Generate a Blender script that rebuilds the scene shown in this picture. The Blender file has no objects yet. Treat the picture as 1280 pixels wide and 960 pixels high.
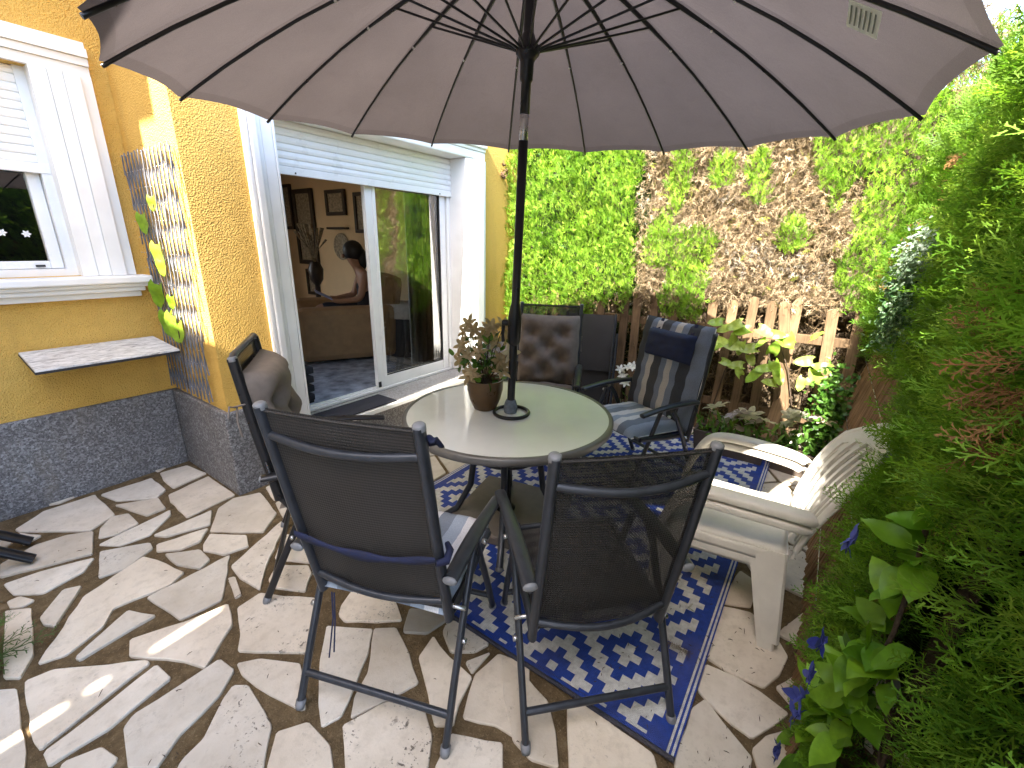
import bpy, math, random
import numpy as np
from mathutils import Vector, Matrix, noise as mnoise
R = math.radians
rng = np.random.default_rng(7)
random.seed(7)
scene = bpy.context.scene
col = scene.collection

# ------------------------------------------------------------------ camera, sky, sun, exposure
cam_d = bpy.data.cameras.new('camera')
cam = bpy.data.objects.new('camera', cam_d)
col.objects.link(cam)
cam_d.sensor_fit = 'HORIZONTAL'; cam_d.sensor_width = 36.0
cam_d.lens = 550.63 / 1280 * 36.0
cam_d.clip_start = 0.05; cam_d.clip_end = 2000
_r = Vector((0.57880174, -0.81521051, 0.02050295))
_u = Vector((0.23659112, 0.19193527, 0.95246286))
_f = Vector((0.78039297, 0.54643634, -0.30396403))
cam.matrix_world = Matrix(((_r.x, _u.x, -_f.x, 0), (_r.y, _u.y, -_f.y, 0), (_r.z, _u.z, -_f.z, 1.6), (0, 0, 0, 1)))
scene.camera = cam

SUN_EL, SUN_AZ = R(46), R(4.5)          # light travels towards +x, a little towards +y
sd = Vector((math.cos(SUN_EL) * math.cos(SUN_AZ), math.cos(SUN_EL) * math.sin(SUN_AZ), -math.sin(SUN_EL)))
world = bpy.data.worlds.new('World'); scene.world = world
world.use_nodes = True
wn = world.node_tree
bg = wn.nodes['Background']
sky = wn.nodes.new('ShaderNodeTexSky')
sky.sky_type = 'NISHITA'; sky.sun_disc = False
sky.sun_elevation = SUN_EL
sky.sun_rotation = math.atan2(-sd.x, -sd.y)
sky.air_density = 1.0; sky.dust_density = 2.5; sky.ozone_density = 1.0
wn.links.new(sky.outputs[0], bg.inputs[0])
bg.inputs[1].default_value = 0.15
sun_d = bpy.data.lights.new('sun', 'SUN'); sun_d.energy = 4.2; sun_d.angle = R(0.53); sun_d.color = (1.0, 0.95, 0.85)
sun = bpy.data.objects.new('sun', sun_d); col.objects.link(sun)
sun.rotation_euler = sd.to_track_quat('-Z', 'Y').to_euler(); sun.location = (-8, -1, 9)
scene.view_settings.view_transform = 'Standard'; scene.view_settings.look = 'None'
scene.view_settings.gamma = 1.0; scene.view_settings.use_curve_mapping = False
scene.view_settings.exposure = 3.02
scene.render.engine = 'CYCLES'
cy = scene.cycles
cy.use_denoising = True
try: cy.denoiser = 'OPENIMAGEDENOISE'
except Exception: pass
cy.max_bounces = 8; cy.diffuse_bounces = 5; cy.glossy_bounces = 4; cy.transmission_bounces = 6; cy.transparent_max_bounces = 12
cy.caustics_reflective = False; cy.caustics_refractive = False
cy.sample_clamp_indirect = 6.0

# ------------------------------------------------------------------ helpers
class MB:
    def __init__(s): s.v = []; s.f = []; s.m = []; s.mi = 0
    def add(s, V, F):
        o = len(s.v); s.v += [tuple(map(float, p)) for p in V]
        s.f += [tuple(i + o for i in f) for f in F]; s.m += [s.mi] * len(F); return s
    def box(s, c, d, rot=None):
        hx, hy, hz = d[0] / 2, d[1] / 2, d[2] / 2
        V = [Vector((x, y, z)) for z in (-hz, hz) for x, y in ((-hx, -hy), (hx, -hy), (hx, hy), (-hx, hy))]
        if rot is not None: V = [rot @ p for p in V]
        V = [p + Vector(c) for p in V]
        return s.add(V, [(3, 2, 1, 0), (4, 5, 6, 7), (0, 1, 5, 4), (1, 2, 6, 5), (2, 3, 7, 6), (3, 0, 4, 7)])
    def bx(s, x0, x1, y0, y1, z0, z1):
        return s.box(((x0 + x1) / 2, (y0 + y1) / 2, (z0 + z1) / 2), (x1 - x0, y1 - y0, z1 - z0))
    def tube(s, P, r, seg=12, up=(0, 0, 1), flat=1.0, cap=True, closed=False):
        P = [Vector(p) for p in P]; n = len(P)
        rr = r if isinstance(r, (list, tuple)) else [r] * n
        T = []
        for i in range(n):
            a = P[(i - 1) % n] if (closed or i > 0) else P[i]; b = P[(i + 1) % n] if (closed or i < n - 1) else P[i]
            T.append((b - a).normalized())
        u = Vector(up)
        if abs(u.dot(T[0])) > 0.95: u = Vector((1, 0, 0)) if abs(T[0].x) < 0.9 else Vector((0, 1, 0))
        V = []; F = []
        for i in range(n):
            if i == 0 or flat == 1.0:
                u = (u - T[i] * u.dot(T[i]))
                if u.length < 1e-6: u = T[i].orthogonal()
                u.normalize()
            else:
                u = (u - T[i] * u.dot(T[i])).normalized()
            w = T[i].cross(u)
            for k in range(seg):
                a = 2 * math.pi * k / seg
                V.append(P[i] + w * (math.cos(a) * rr[i]) + u * (math.sin(a) * rr[i] * flat))
        m = n if closed else n - 1
        for i in range(m):
            j = (i + 1) % n
            for k in range(seg):
                k2 = (k + 1) % seg
                F.append((i * seg + k, i * seg + k2, j * seg + k2, j * seg + k))
        s.add(V, F)
        if cap and not closed:
            s.add(V[:seg], [tuple(range(seg))[::-1]]); s.add(V[-seg:], [tuple(range(seg))])
        return s
    def lathe(s, prof, c=(0, 0, 0), seg=24, axis=None):
        V = []; F = []; n = len(prof)
        for r, z in prof:
            for k in range(seg):
                a = 2 * math.pi * k / seg
                V.append(Vector((r * math.cos(a), r * math.sin(a), z)))
        if axis is not None:
            q = Vector((0, 0, 1)).rotation_difference(Vector(axis)); V = [q @ p for p in V]
        V = [p + Vector(c) for p in V]
        for i in range(n - 1):
            for k in range(seg):
                k2 = (k + 1) % seg
                F.append((i * seg + k, i * seg + k2, (i + 1) * seg + k2, (i + 1) * seg + k))
        return s.add(V, F)
    def prism(s, poly, z0, z1, bev=0.0):
        n = len(poly); ar = sum(poly[i][0] * poly[(i + 1) % n][1] - poly[(i + 1) % n][0] * poly[i][1] for i in range(n))
        if ar < 0: poly = poly[::-1]
        top = poly
        if bev > 0:
            cx = sum(p[0] for p in poly) / n; cy_ = sum(p[1] for p in poly) / n
            top = []
            for p in poly:
                d = math.hypot(p[0] - cx, p[1] - cy_) or 1
                k = max(0, 1 - bev / d); top.append((cx + (p[0] - cx) * k, cy_ + (p[1] - cy_) * k))
        V = [(p[0], p[1], z0) for p in poly] + [(p[0], p[1], z1 - bev) for p in poly] + [(p[0], p[1], z1) for p in top]
        F = [tuple(range(2 * n, 3 * n))]
        for l in range(2):
            for i in range(n):
                j = (i + 1) % n; F.append((l * n + i, l * n + j, (l + 1) * n + j, (l + 1) * n + i))
        return s.add(V, F)
    def grid(s, fn, nu, nv):
        V = [fn(i / nu, j / nv) for i in range(nu + 1) for j in range(nv + 1)]
        F = [(i * (nv + 1) + j, (i + 1) * (nv + 1) + j, (i + 1) * (nv + 1) + j + 1, i * (nv + 1) + j + 1) for i in range(nu) for j in range(nv)]
        return s.add(V, F)
    def sphere(s, c, r, nu=10, nv=14):
        if not isinstance(r, (tuple, list)): r = (r, r, r)
        def fn(u, v):
            a = math.pi * (u * 0.998 + 0.001); b = 2 * math.pi * v
            return (c[0] + r[0] * math.sin(a) * math.cos(b), c[1] + r[1] * math.sin(a) * math.sin(b), c[2] + r[2] * math.cos(a))
        return s.grid(fn, nu, nv)
    def build(s, name, mat, parent=None, smooth=False, bevel=0.0, loc=None, solid=0.0):
        me = bpy.data.meshes.new(name); me.from_pydata(s.v, [], s.f)
        mats = mat if isinstance(mat, (list, tuple)) else [mat]
        for m in mats: me.materials.append(m)
        if len(mats) > 1: me.polygons.foreach_set('material_index', s.m)
        if smooth:
            me.polygons.foreach_set('use_smooth', [True] * len(me.polygons))
        me.update()
        o = bpy.data.objects.new(name, me); col.objects.link(o)
        if parent is not None: o.parent = parent
        if loc is not None: o.location = loc
        if solid:
            b = o.modifiers.new('solid', 'SOLIDIFY'); b.thickness = solid; b.offset = 0
        if bevel:
            b = o.modifiers.new('bevel', 'BEVEL'); b.width = bevel; b.segments = 2; b.limit_method = 'ANGLE'; b.angle_limit = R(40)
        return o

def tag(o, label=None, cat=None, group=None, kind=None):
    if label: o['label'] = label
    if cat: o['category'] = cat
    if group: o['group'] = group
    if kind: o['kind'] = kind
    return o
def empty(name, loc, rz=0.0, label=None, cat=None, group=None):
    o = bpy.data.objects.new(name, None); col.objects.link(o)
    o.empty_display_size = 0.1; o.location = loc; o.rotation_euler = (0, 0, rz)
    return tag(o, label, cat, group)
def struct(o): o['kind'] = 'structure'; return o

def quads(name, V, F, mat, tint=None, parent=None, smooth=True):
    me = bpy.data.meshes.new(name)
    n, m = len(V), len(F)
    me.vertices.add(n); me.vertices.foreach_set('co', np.asarray(V, np.float32).ravel())
    me.loops.add(m * 4); me.loops.foreach_set('vertex_index', np.asarray(F, np.int32).ravel())
    me.polygons.add(m); me.polygons.foreach_set('loop_start', np.arange(0, m * 4, 4, dtype=np.int32))
    try: me.polygons.foreach_set('loop_total', np.full(m, 4, np.int32))
    except Exception: pass
    me.polygons.foreach_set('use_smooth', np.full(m, smooth))
    if tint is not None:
        a = me.color_attributes.new('tint', 'FLOAT_COLOR', 'POINT')
        c = np.ones((n, 4), np.float32); c[:, :3] = tint
        a.data.foreach_set('color', c.ravel())
    me.update(calc_edges=True); me.validate()
    me.materials.append(mat)
    o = bpy.data.objects.new(name, me); col.objects.link(o)
    if parent is not None: o.parent = parent
    return o
def nrm(a): return a / np.maximum(np.linalg.norm(a, axis=-1, keepdims=True), 1e-9)
def scatter(tV, tF, P, D, N, S, C):
    """copies of one small leaf/spray template merged into a foliage mass"""
    P = np.asarray(P, float); k = len(P); X = nrm(np.asarray(D, float)); N = np.asarray(N, float)
    Y = nrm(np.cross(N, X)); Z = np.cross(X, Y)
    S = np.asarray(S, float).reshape(k, 1, 1)
    V = P[:, None, :] + S * (tV[None, :, 0:1] * X[:, None, :] + tV[None, :, 1:2] * Y[:, None, :] + tV[None, :, 2:3] * Z[:, None, :])
    F = tF[None, :, :] + (np.arange(k) * len(tV))[:, None, None]
    Cc = np.repeat(np.asarray(C, float)[:, None, :], len(tV), 1)
    return V.reshape(-1, 3), F.reshape(-1, 4), Cc.reshape(-1, 3)
def join_sc(L):
    V = []; F = []; C = []; o = 0
    for v, f, c in L:
        V.append(v); F.append(f + o); C.append(c); o += len(v)
    return np.concatenate(V), np.concatenate(F), np.concatenate(C)

# ------------------------------------------------------------------ materials
def mat(name): 
    m = bpy.data.materials.new(name); m.use_nodes = True
    return m, m.node_tree, m.node_tree.nodes['Principled BSDF'], m.node_tree.nodes['Material Output']
def setp(p, base=None, rough=None, metal=None, spec=None, ior=None, coat=None, sheen=None):
    if base is not None: p.inputs['Base Color'].default_value = (*base, 1)
    if rough is not None: p.inputs['Roughness'].default_value = rough
    if metal is not None: p.inputs['Metallic'].default_value = metal
    if spec is not None: p.inputs['Specular IOR Level'].default_value = spec
    if ior is not None: p.inputs['IOR'].default_value = ior
    if coat is not None: p.inputs['Coat Weight'].default_value = coat
    if sheen is not None: p.inputs['Sheen Weight'].default_value = sheen
def tc(t, kind='Object', scale=None):
    n = t.nodes.new('ShaderNodeTexCoord'); out = n.outputs[kind]
    if scale is not None:
        mp = t.nodes.new('ShaderNodeMapping'); mp.inputs['Scale'].default_value = scale
        t.links.new(out, mp.inputs[0]); out = mp.outputs[0]
    return out
def noise(t, co, scale, detail=4, rough=0.55, dist=0.0):
    n = t.nodes.new('ShaderNodeTexNoise'); n.inputs['Scale'].default_value = scale; n.inputs['Detail'].default_value = detail
    n.inputs['Roughness'].default_value = rough; n.inputs['Distortion'].default_value = dist
    t.links.new(co, n.inputs['Vector']); return n
def voro(t, co, scale, feature='F1'):
    n = t.nodes.new('ShaderNodeTexVoronoi'); n.inputs['Scale'].default_value = scale; n.feature = feature
    t.links.new(co, n.inputs['Vector']); return n
def ramp(t, fac, stops, interp='LINEAR'):
    n = t.nodes.new('ShaderNodeValToRGB'); n.color_ramp.interpolation = interp
    e = n.color_ramp.elements
    while len(e) < len(stops): e.new(0.5)
    for i, (p, c) in enumerate(stops):
        e[i].position = p; e[i].color = (c, c, c, 1) if isinstance(c, (int, float)) else (*c, 1)
    t.links.new(fac, n.inputs[0]); return n.outputs[0]
def mixc(t, fac, a, b, mode='MIX'):
    n = t.nodes.new('ShaderNodeMix'); n.data_type = 'RGBA'; n.blend_type = mode
    for i, v in ((0, fac), (6, a), (7, b)):
        if isinstance(v, (int, float)): n.inputs[i].default_value = v
        elif isinstance(v, tuple): n.inputs[i].default_value = (*v, 1)
        else: t.links.new(v, n.inputs[i])
    return n.outputs[2]
def math_(t, op, a, b=None):
    n = t.nodes.new('ShaderNodeMath'); n.operation = op
    for i, v in enumerate((a, b)):
        if v is None: continue
        if isinstance(v, (int, float)): n.inputs[i].default_value = v
        else: t.links.new(v, n.inputs[i])
    return n.outputs[0]
def bump(t, p, h, strength=0.3, dist=0.01, prev=None):
    n = t.nodes.new('ShaderNodeBump'); n.inputs['Strength'].default_value = strength; n.inputs['Distance'].default_value = dist
    t.links.new(h, n.inputs['Height'])
    if prev is not None: t.links.new(prev, n.inputs['Normal'])
    if p is not None: t.links.new(n.outputs[0], p.inputs['Normal'])
    return n.outputs[0]

def simple(name, base, rough=0.5, metal=0.0, var=0.12, nscale=18, bstr=0.0, bscale=200, spec=0.5, co='Object'):
    m, t, p, o = mat(name)
    setp(p, base, rough, metal, spec)
    c = tc(t, co)
    n = noise(t, c, nscale, 5)
    d = tuple(x * (1 - var) for x in base); l = tuple(min(1, x * (1 + var)) for x in base)
    t.links.new(ramp(t, n.outputs[0], [(0.3, d), (0.7, l)]), p.inputs['Base Color'])
    rr = ramp(t, n.outputs[0], [(0.3, max(0.03, rough - 0.08)), (0.7, min(1, rough + 0.08))])
    t.links.new(rr, p.inputs['Roughness'])
    if bstr: bump(t, p, noise(t, c, bscale, 3).outputs[0], bstr, 0.004)
    return m

M = {}
M['frame'] = simple('charcoal_paint', (0.040, 0.044, 0.054), 0.36, 0.35, 0.18, 25, 0.05, 400)
M['frame_black'] = simple('black_paint', (0.014, 0.014, 0.017), 0.34, 0.2, 0.2, 25)
M['cap'] = simple('grey_plastic', (0.17, 0.173, 0.182), 0.45, 0, 0.12)
M['steel'] = simple('dull_steel', (0.45, 0.45, 0.45), 0.28, 0.9, 0.15)
M['white_pvc'] = simple('white_pvc', (0.81, 0.80, 0.775), 0.32, 0, 0.03, 6)
M['white_trim'] = simple('white_moulding', (0.80, 0.79, 0.765), 0.55, 0, 0.05, 5, 0.1, 90)
M['dark_gap'] = simple('dark_rubber', (0.02, 0.02, 0.022), 0.6)
M['rope'] = simple('grey_cloth', (0.16, 0.19, 0.24), 0.9, 0, 0.25, 60, 0.6, 160)
M['navy'] = simple('navy_cloth', (0.015, 0.021, 0.058), 0.85, 0, 0.25, 30, 0.35, 500)
M['navy_strap'] = simple('navy_strap_cloth', (0.008, 0.012, 0.045), 0.8, 0, 0.3, 30, 0.35, 500)
M['frame_rim'] = simple('grey_rim_paint', (0.155, 0.15, 0.145), 0.4, 0.3, 0.12, 20)

def m_stucco():
    m, t, p, o = mat('yellow_stucco'); c = tc(t)
    n1 = noise(t, c, 1.3, 5); n2 = noise(t, c, 12, 6); n3 = noise(t, c, 95, 3, 0.6); v = voro(t, c, 120)
    base = ramp(t, n1.outputs[0], [(0.3, (0.68, 0.41, 0.092)), (0.7, (0.76, 0.48, 0.13))])
    base = mixc(t, math_(t, 'MULTIPLY', ramp(t, n2.outputs[0], [(0.45, 0.0), (0.75, 1.0)]), 0.25), base, (0.56, 0.33, 0.08))
    st = noise(t, tc(t, 'Object', (5, 5, 0.55)), 1.4, 6, 0.65)
    base = mixc(t, math_(t, 'MULTIPLY', ramp(t, st.outputs[0], [(0.50, 0.0), (0.74, 1.0)]), 0.30), base, (0.40, 0.235, 0.075))
    cr_ = noise(t, c, 2.6, 9, 0.75)
    base = mixc(t, math_(t, 'MULTIPLY', ramp(t, cr_.outputs[0], [(0.60, 0.0), (0.68, 1.0)]), 0.22), base, (0.72, 0.56, 0.27))
    t.links.new(base, p.inputs['Base Color']); setp(p, rough=0.88, spec=0.2)
    h = math_(t, 'ADD', n3.outputs[0], math_(t, 'MULTIPLY', v.outputs[0], 0.6))
    bump(t, p, h, 0.85, 0.012)
    return m
M['stucco'] = m_stucco()
def m_terrazzo(name='terrazzo', lo=(0.064, 0.060, 0.063), hi=(0.27, 0.262, 0.26)):
    m, t, p, o = mat(name); c = tc(t)
    v = voro(t, c, 95); v2 = voro(t, c, 190); n = noise(t, c, 2.2, 4)
    a = ramp(t, v.outputs['Color'], [(0.0, lo), (0.45, tuple(x * 1.6 for x in lo)), (0.62, hi), (0.86, (0.42, 0.42, 0.43)), (1.0, (0.62, 0.62, 0.62))])
    b = ramp(t, v2.outputs['Color'], [(0.2, lo), (0.7, hi)])
    cc = mixc(t, 0.5, a, b)
    cc = mixc(t, ramp(t, n.outputs[0], [(0.35, 0.35), (0.65, 0.0)]), cc, (0.07, 0.055, 0.05))
    n4 = noise(t, tc(t, 'Object', (4, 4, 1.0)), 2.0, 7, 0.7)
    cc = mixc(t, math_(t, 'MULTIPLY', ramp(t, n4.outputs[0], [(0.52, 0.0), (0.7, 1.0)]), 0.35), cc, (0.20, 0.165, 0.12))
    t.links.new(cc, p.inputs['Base Color']); setp(p, rough=0.62, spec=0.35)
    bump(t, p, v.outputs[0], 0.35, 0.003)
    return m
M['terrazzo'] = m_terrazzo()
M['terrazzo_light'] = m_terrazzo('light_terrazzo', (0.22, 0.20, 0.19), (0.46, 0.44, 0.42))
def m_stone():
    m, t, p, o = mat('limestone'); c = tc(t)
    at = t.nodes.new('ShaderNodeAttribute'); at.attribute_name = 'tint'
    n1 = noise(t, c, 3.0, 6, 0.6); n2 = noise(t, c, 22, 6, 0.65); n3 = noise(t, c, 140, 3); dn = noise(t, c, 14, 4, 0.7); dv = t.nodes.new('ShaderNodeVectorMath'); dv.operation = 'MULTIPLY_ADD'; t.links.new(dn.outputs['Color'], dv.inputs[0]); dv.inputs[1].default_value = (0.09, 0.09, 0.09); t.links.new(c, dv.inputs[2]); v = voro(t, dv.outputs[0], 62); v2 = voro(t, dv.outputs[0], 24); v3 = noise(t, c, 70, 4, 0.75)
    k = ramp(t, n1.outputs[0], [(0.3, (0.76, 0.72, 0.66)), (0.7, (1.05, 1.04, 1.02))])
    base = mixc(t, 1.0, at.outputs['Color'], k, 'MULTIPLY')
    base = mixc(t, math_(t, 'MULTIPLY', ramp(t, n2.outputs[0], [(0.5, 0.0), (0.72, 1.0)]), 0.35), base, (0.36, 0.29, 0.21))
    gate = ramp(t, noise(t, c, 7, 3).outputs[0], [(0.46, 0.0), (0.60, 1.0)])
    amt = math_(t, 'MULTIPLY', gate, math_(t, 'ADD', math_(t, 'MULTIPLY', at.outputs['Alpha'], 1.0), 0.22))
    pit = math_(t, 'MULTIPLY', math_(t, 'MAXIMUM', math_(t, 'MULTIPLY', ramp(t, v.outputs[0], [(0.14, 1.0), (0.32, 0.0)]), ramp(t, v.outputs['Color'], [(0.45, 0.0), (0.6, 1.0)])), ramp(t, v3.outputs[0], [(0.60, 0.0), (0.67, 0.9)])), amt)
    pit2 = math_(t, 'MULTIPLY', math_(t, 'MULTIPLY', ramp(t, v2.outputs[0], [(0.12, 1.0), (0.26, 0.0)]), ramp(t, v2.outputs['Color'], [(0.5, 0.0), (0.62, 1.0)])), amt)
    pt = math_(t, 'MAXIMUM', pit, pit2)
    base = mixc(t, math_(t, 'MINIMUM', pt, 0.85), base, (0.085, 0.065, 0.05))
    t.links.new(base, p.inputs['Base Color']); setp(p, rough=0.7, spec=0.35)
    h = math_(t, 'SUBTRACT', math_(t, 'ADD', math_(t, 'MULTIPLY', n2.outputs[0], 0.5), math_(t, 'MULTIPLY', n3.outputs[0], 0.12)), math_(t, 'MULTIPLY', pt, 0.6))
    bump(t, p, h, 0.45, 0.01)
    return m
M['stone'] = m_stone()
def m_soil(name, a, b, d, sc=18):
    m, t, p, o = mat(name); c = tc(t)
    n = noise(t, c, sc, 8, 0.7); n2 = noise(t, c, 150, 3); n3 = noise(t, c, 2, 3)
    base = ramp(t, n.outputs[0], [(0.3, a), (0.55, b), (0.75, d)])
    base = mixc(t, ramp(t, n3.outputs[0], [(0.4, 0.0), (0.62, 0.4)]), base, a)
    base = mixc(t, ramp(t, n2.outputs[0], [(0.60, 0.0), (0.66, 0.6)]), base, d)
    t.links.new(base, p.inputs['Base Color']); setp(p, rough=0.95, spec=0.1)
    bump(t, p, math_(t, 'ADD', n.outputs[0], math_(t, 'MULTIPLY', n2.outputs[0], 0.3)), 0.8, 0.02)
    return m
M['joint'] = m_soil('sandy_joint', (0.080, 0.054, 0.028), (0.17, 0.118, 0.062), (0.265, 0.195, 0.118))
def m_leaf(name, rough=0.5, trans=0.35, spec=0.35, veins=False):
    m, t, p, o = mat(name)
    at = t.nodes.new('ShaderNodeAttribute'); at.attribute_name = 'tint'
    c = tc(t); n = noise(t, c, 30, 3)
    base = mixc(t, 1.0, at.outputs['Color'], ramp(t, n.outputs[0], [(0.3, (0.75, 0.78, 0.7)), (0.7, (1.2, 1.18, 1.15))]), 'MULTIPLY')
    t.links.new(base, p.inputs['Base Color']); setp(p, rough=rough, spec=spec)
    tr = t.nodes.new('ShaderNodeBsdfTranslucent')
    t.links.new(mixc(t, 1.0, base, (1.25, 1.3, 0.7), 'MULTIPLY'), tr.inputs[0])
    mx = t.nodes.new('ShaderNodeMixShader'); mx.inputs[0].default_value = trans
    t.links.new(p.outputs[0], mx.inputs[1]); t.links.new(tr.outputs[0], mx.inputs[2]); t.links.new(mx.outputs[0], o.inputs[0])
    return m
M['conifer'] = m_leaf('conifer_green', 0.6, 0.42, 0.3)
M['dead'] = m_leaf('dead_twig', 0.9, 0.12, 0.1)
M['leaf'] = m_leaf('broad_leaf', 0.4, 0.35, 0.4)
M['petal'] = m_leaf('petal', 0.7, 0.25, 0.2)
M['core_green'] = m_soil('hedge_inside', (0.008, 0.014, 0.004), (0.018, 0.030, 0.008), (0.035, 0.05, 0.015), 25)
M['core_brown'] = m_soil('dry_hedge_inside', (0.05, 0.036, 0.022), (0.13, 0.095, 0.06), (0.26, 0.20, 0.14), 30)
def m_wood(name, a, b, sc=(30, 30, 1.6)):
    m, t, p, o = mat(name); c = tc(t, 'Object', sc)
    oi = t.nodes.new('ShaderNodeObjectInfo')
    n = noise(t, c, 2.2, 8, 0.65, 0.4); n2 = noise(t, tc(t), 5, 4)
    base = ramp(t, n.outputs[0], [(0.28, a), (0.5, b), (0.75, tuple(min(1, x * 1.5) for x in b))])
    base = mixc(t, ramp(t, n2.outputs[0], [(0.42, 0.0), (0.66, 0.5)]), base, tuple(x * 0.55 for x in a))
    k = ramp(t, oi.outputs['Random'], [(0.0, 0.72), (1.0, 1.25)])
    base = mixc(t, 1.0, base, k, 'MULTIPLY')
    t.links.new(base, p.inputs['Base Color']); setp(p, rough=0.85, spec=0.2)
    bump(t, p, n.outputs[0], 0.5, 0.004)
    return m
M['picket'] = m_wood('weathered_wood', (0.080, 0.050, 0.026), (0.165, 0.105, 0.058))
M['reed'] = m_wood('dry_reed', (0.12, 0.065, 0.030), (0.32, 0.19, 0.10), (75, 75, 1.2))
def m_mesh(name, col_, trans, stripe_axis=2, sc=330):
    m, t, p, o = mat(name); c = tc(t)
    sx = t.nodes.new('ShaderNodeSeparateXYZ'); t.links.new(c, sx.inputs[0])
    w = math_(t, 'SINE', math_(t, 'MULTIPLY', sx.outputs[stripe_axis], sc * 2)); w2 = math_(t, 'SINE', math_(t, 'MULTIPLY', sx.outputs[1], sc * 2.2))
    n = noise(t, c, 6, 4)
    kk = ramp(t, math_(t, 'ADD', math_(t, 'MULTIPLY', w, 0.5), 0.5), [(0.1, tuple(x * 0.45 for x in col_)), (0.9, tuple(x * 1.5 for x in col_))])
    kk = mixc(t, ramp(t, n.outputs[0], [(0.35, 0.0), (0.7, 0.35)]), kk, tuple(x * 1.7 for x in col_))
    t.links.new(kk, p.inputs['Base Color']); setp(p, rough=0.6, spec=0.3)
    bump(t, p, math_(t, 'ADD', w, w2), 0.4, 0.001)
    tr = t.nodes.new('ShaderNodeBsdfTransparent')
    mx = t.nodes.new('ShaderNodeMixShader')
    f = math_(t, 'MULTIPLY', math_(t, 'ADD', math_(t, 'MULTIPLY', math_(t, 'MULTIPLY', w, w2), 0.5), 1.0), trans)
    t.links.new(f, mx.inputs[0]); t.links.new(p.outputs[0], mx.inputs[1]); t.links.new(tr.outputs[0], mx.inputs[2])
    t.links.new(mx.outputs[0], o.inputs[0])
    return m
M['sling'] = m_mesh('sling_mesh', (0.022, 0.020, 0.019), 0.115)
M['sling_seat'] = m_mesh('seat_sling_mesh', (0.060, 0.052, 0.046), 0.04, 0)
M['sling_dark'] = m_mesh('dense_sling_mesh', (0.030, 0.027, 0.025), 0.04)
def m_canopy(name, c0, tr_):
    m, t, p, o = mat(name); c = tc(t)
    n = noise(t, c, 3, 4); n2 = noise(t, c, 400, 2)
    base = ramp(t, n.outputs[0], [(0.3, tuple(x * 0.92 for x in c0)), (0.7, tuple(x * 1.08 for x in c0))])
    n5 = noise(t, c, 9, 6, 0.7, 0.6)
    base = mixc(t, math_(t, 'MULTIPLY', ramp(t, n5.outputs[0], [(0.52, 0.0), (0.75, 1.0)]), 0.22), base, tuple(x * 0.7 for x in c0))
    base = mixc(t, 1.0, base, ramp(t, n2.outputs[0], [(0.3, 0.9), (0.7, 1.1)]), 'MULTIPLY')
    t.links.new(base, p.inputs['Base Color']); setp(p, rough=0.9, spec=0.15)
    bump(t, p, math_(t, 'ADD', n2.outputs[0], math_(t, 'MULTIPLY', n5.outputs[0], 4)), 0.3, 0.006)
    tr = t.nodes.new('ShaderNodeBsdfTranslucent'); t.links.new(base, tr.inputs[0])
    mx = t.nodes.new('ShaderNodeMixShader'); mx.inputs[0].default_value = tr_
    t.links.new(p.outputs[0], mx.inputs[1]); t.links.new(tr.outputs[0], mx.inputs[2]); t.links.new(mx.outputs[0], o.inputs[0])
    return m
M['canopy'] = m_canopy('taupe_canvas', (0.124, 0.103, 0.104), 0.17)
M['hem'] = m_canopy('taupe_hem', (0.110, 0.091, 0.091), 0.16)
def m_glass(name, ior=1.6, tint=(0.93, 0.96, 0.94)):
    m, t, p, o = mat(name); t.nodes.remove(p)
    tr = t.nodes.new('ShaderNodeBsdfTransparent'); tr.inputs[0].default_value = (*tint, 1)
    gl = t.nodes.new('ShaderNodeBsdfGlossy'); gl.inputs['Roughness'].default_value = 0.0
    fr = t.nodes.new('ShaderNodeFresnel'); fr.inputs[0].default_value = ior
    mx = t.nodes.new('ShaderNodeMixShader')
    t.links.new(fr.outputs[0], mx.inputs[0]); t.links.new(tr.outputs[0], mx.inputs[1]); t.links.new(gl.outputs[0], mx.inputs[2])
    t.links.new(mx.outputs[0], o.inputs[0])
    return m
M['glass'] = m_glass('window_glass', 2.9)
def m_table_glass():
    m, t, p, o = mat('frosted_table_glass'); c = tc(t)
    n = noise(t, c, 140, 3); n2 = noise(t, c, 5, 4)
    base = ramp(t, n2.outputs[0], [(0.3, (0.78, 0.785, 0.78)), (0.7, (0.85, 0.855, 0.85))])
    t.links.new(base, p.inputs['Base Color']); setp(p, rough=0.12, spec=0.4, ior=1.45)
    t.links.new(ramp(t, n2.outputs[0], [(0.35, 0.05), (0.7, 0.11)]), p.inputs['Roughness'])
    bump(t, p, n.outputs[0], 0.06, 0.002)
    tr = t.nodes.new('ShaderNodeBsdfTransparent'); tr.inputs[0].default_value = (0.8, 0.85, 0.82, 1)
    mx = t.nodes.new('ShaderNodeMixShader'); mx.inputs[0].default_value = 0.12
    t.links.new(p.outputs[0], mx.inputs[1]); t.links.new(tr.outputs[0], mx.inputs[2]); t.links.new(mx.outputs[0], o.inputs[0])
    return m
M['table_glass'] = m_table_glass()
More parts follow.
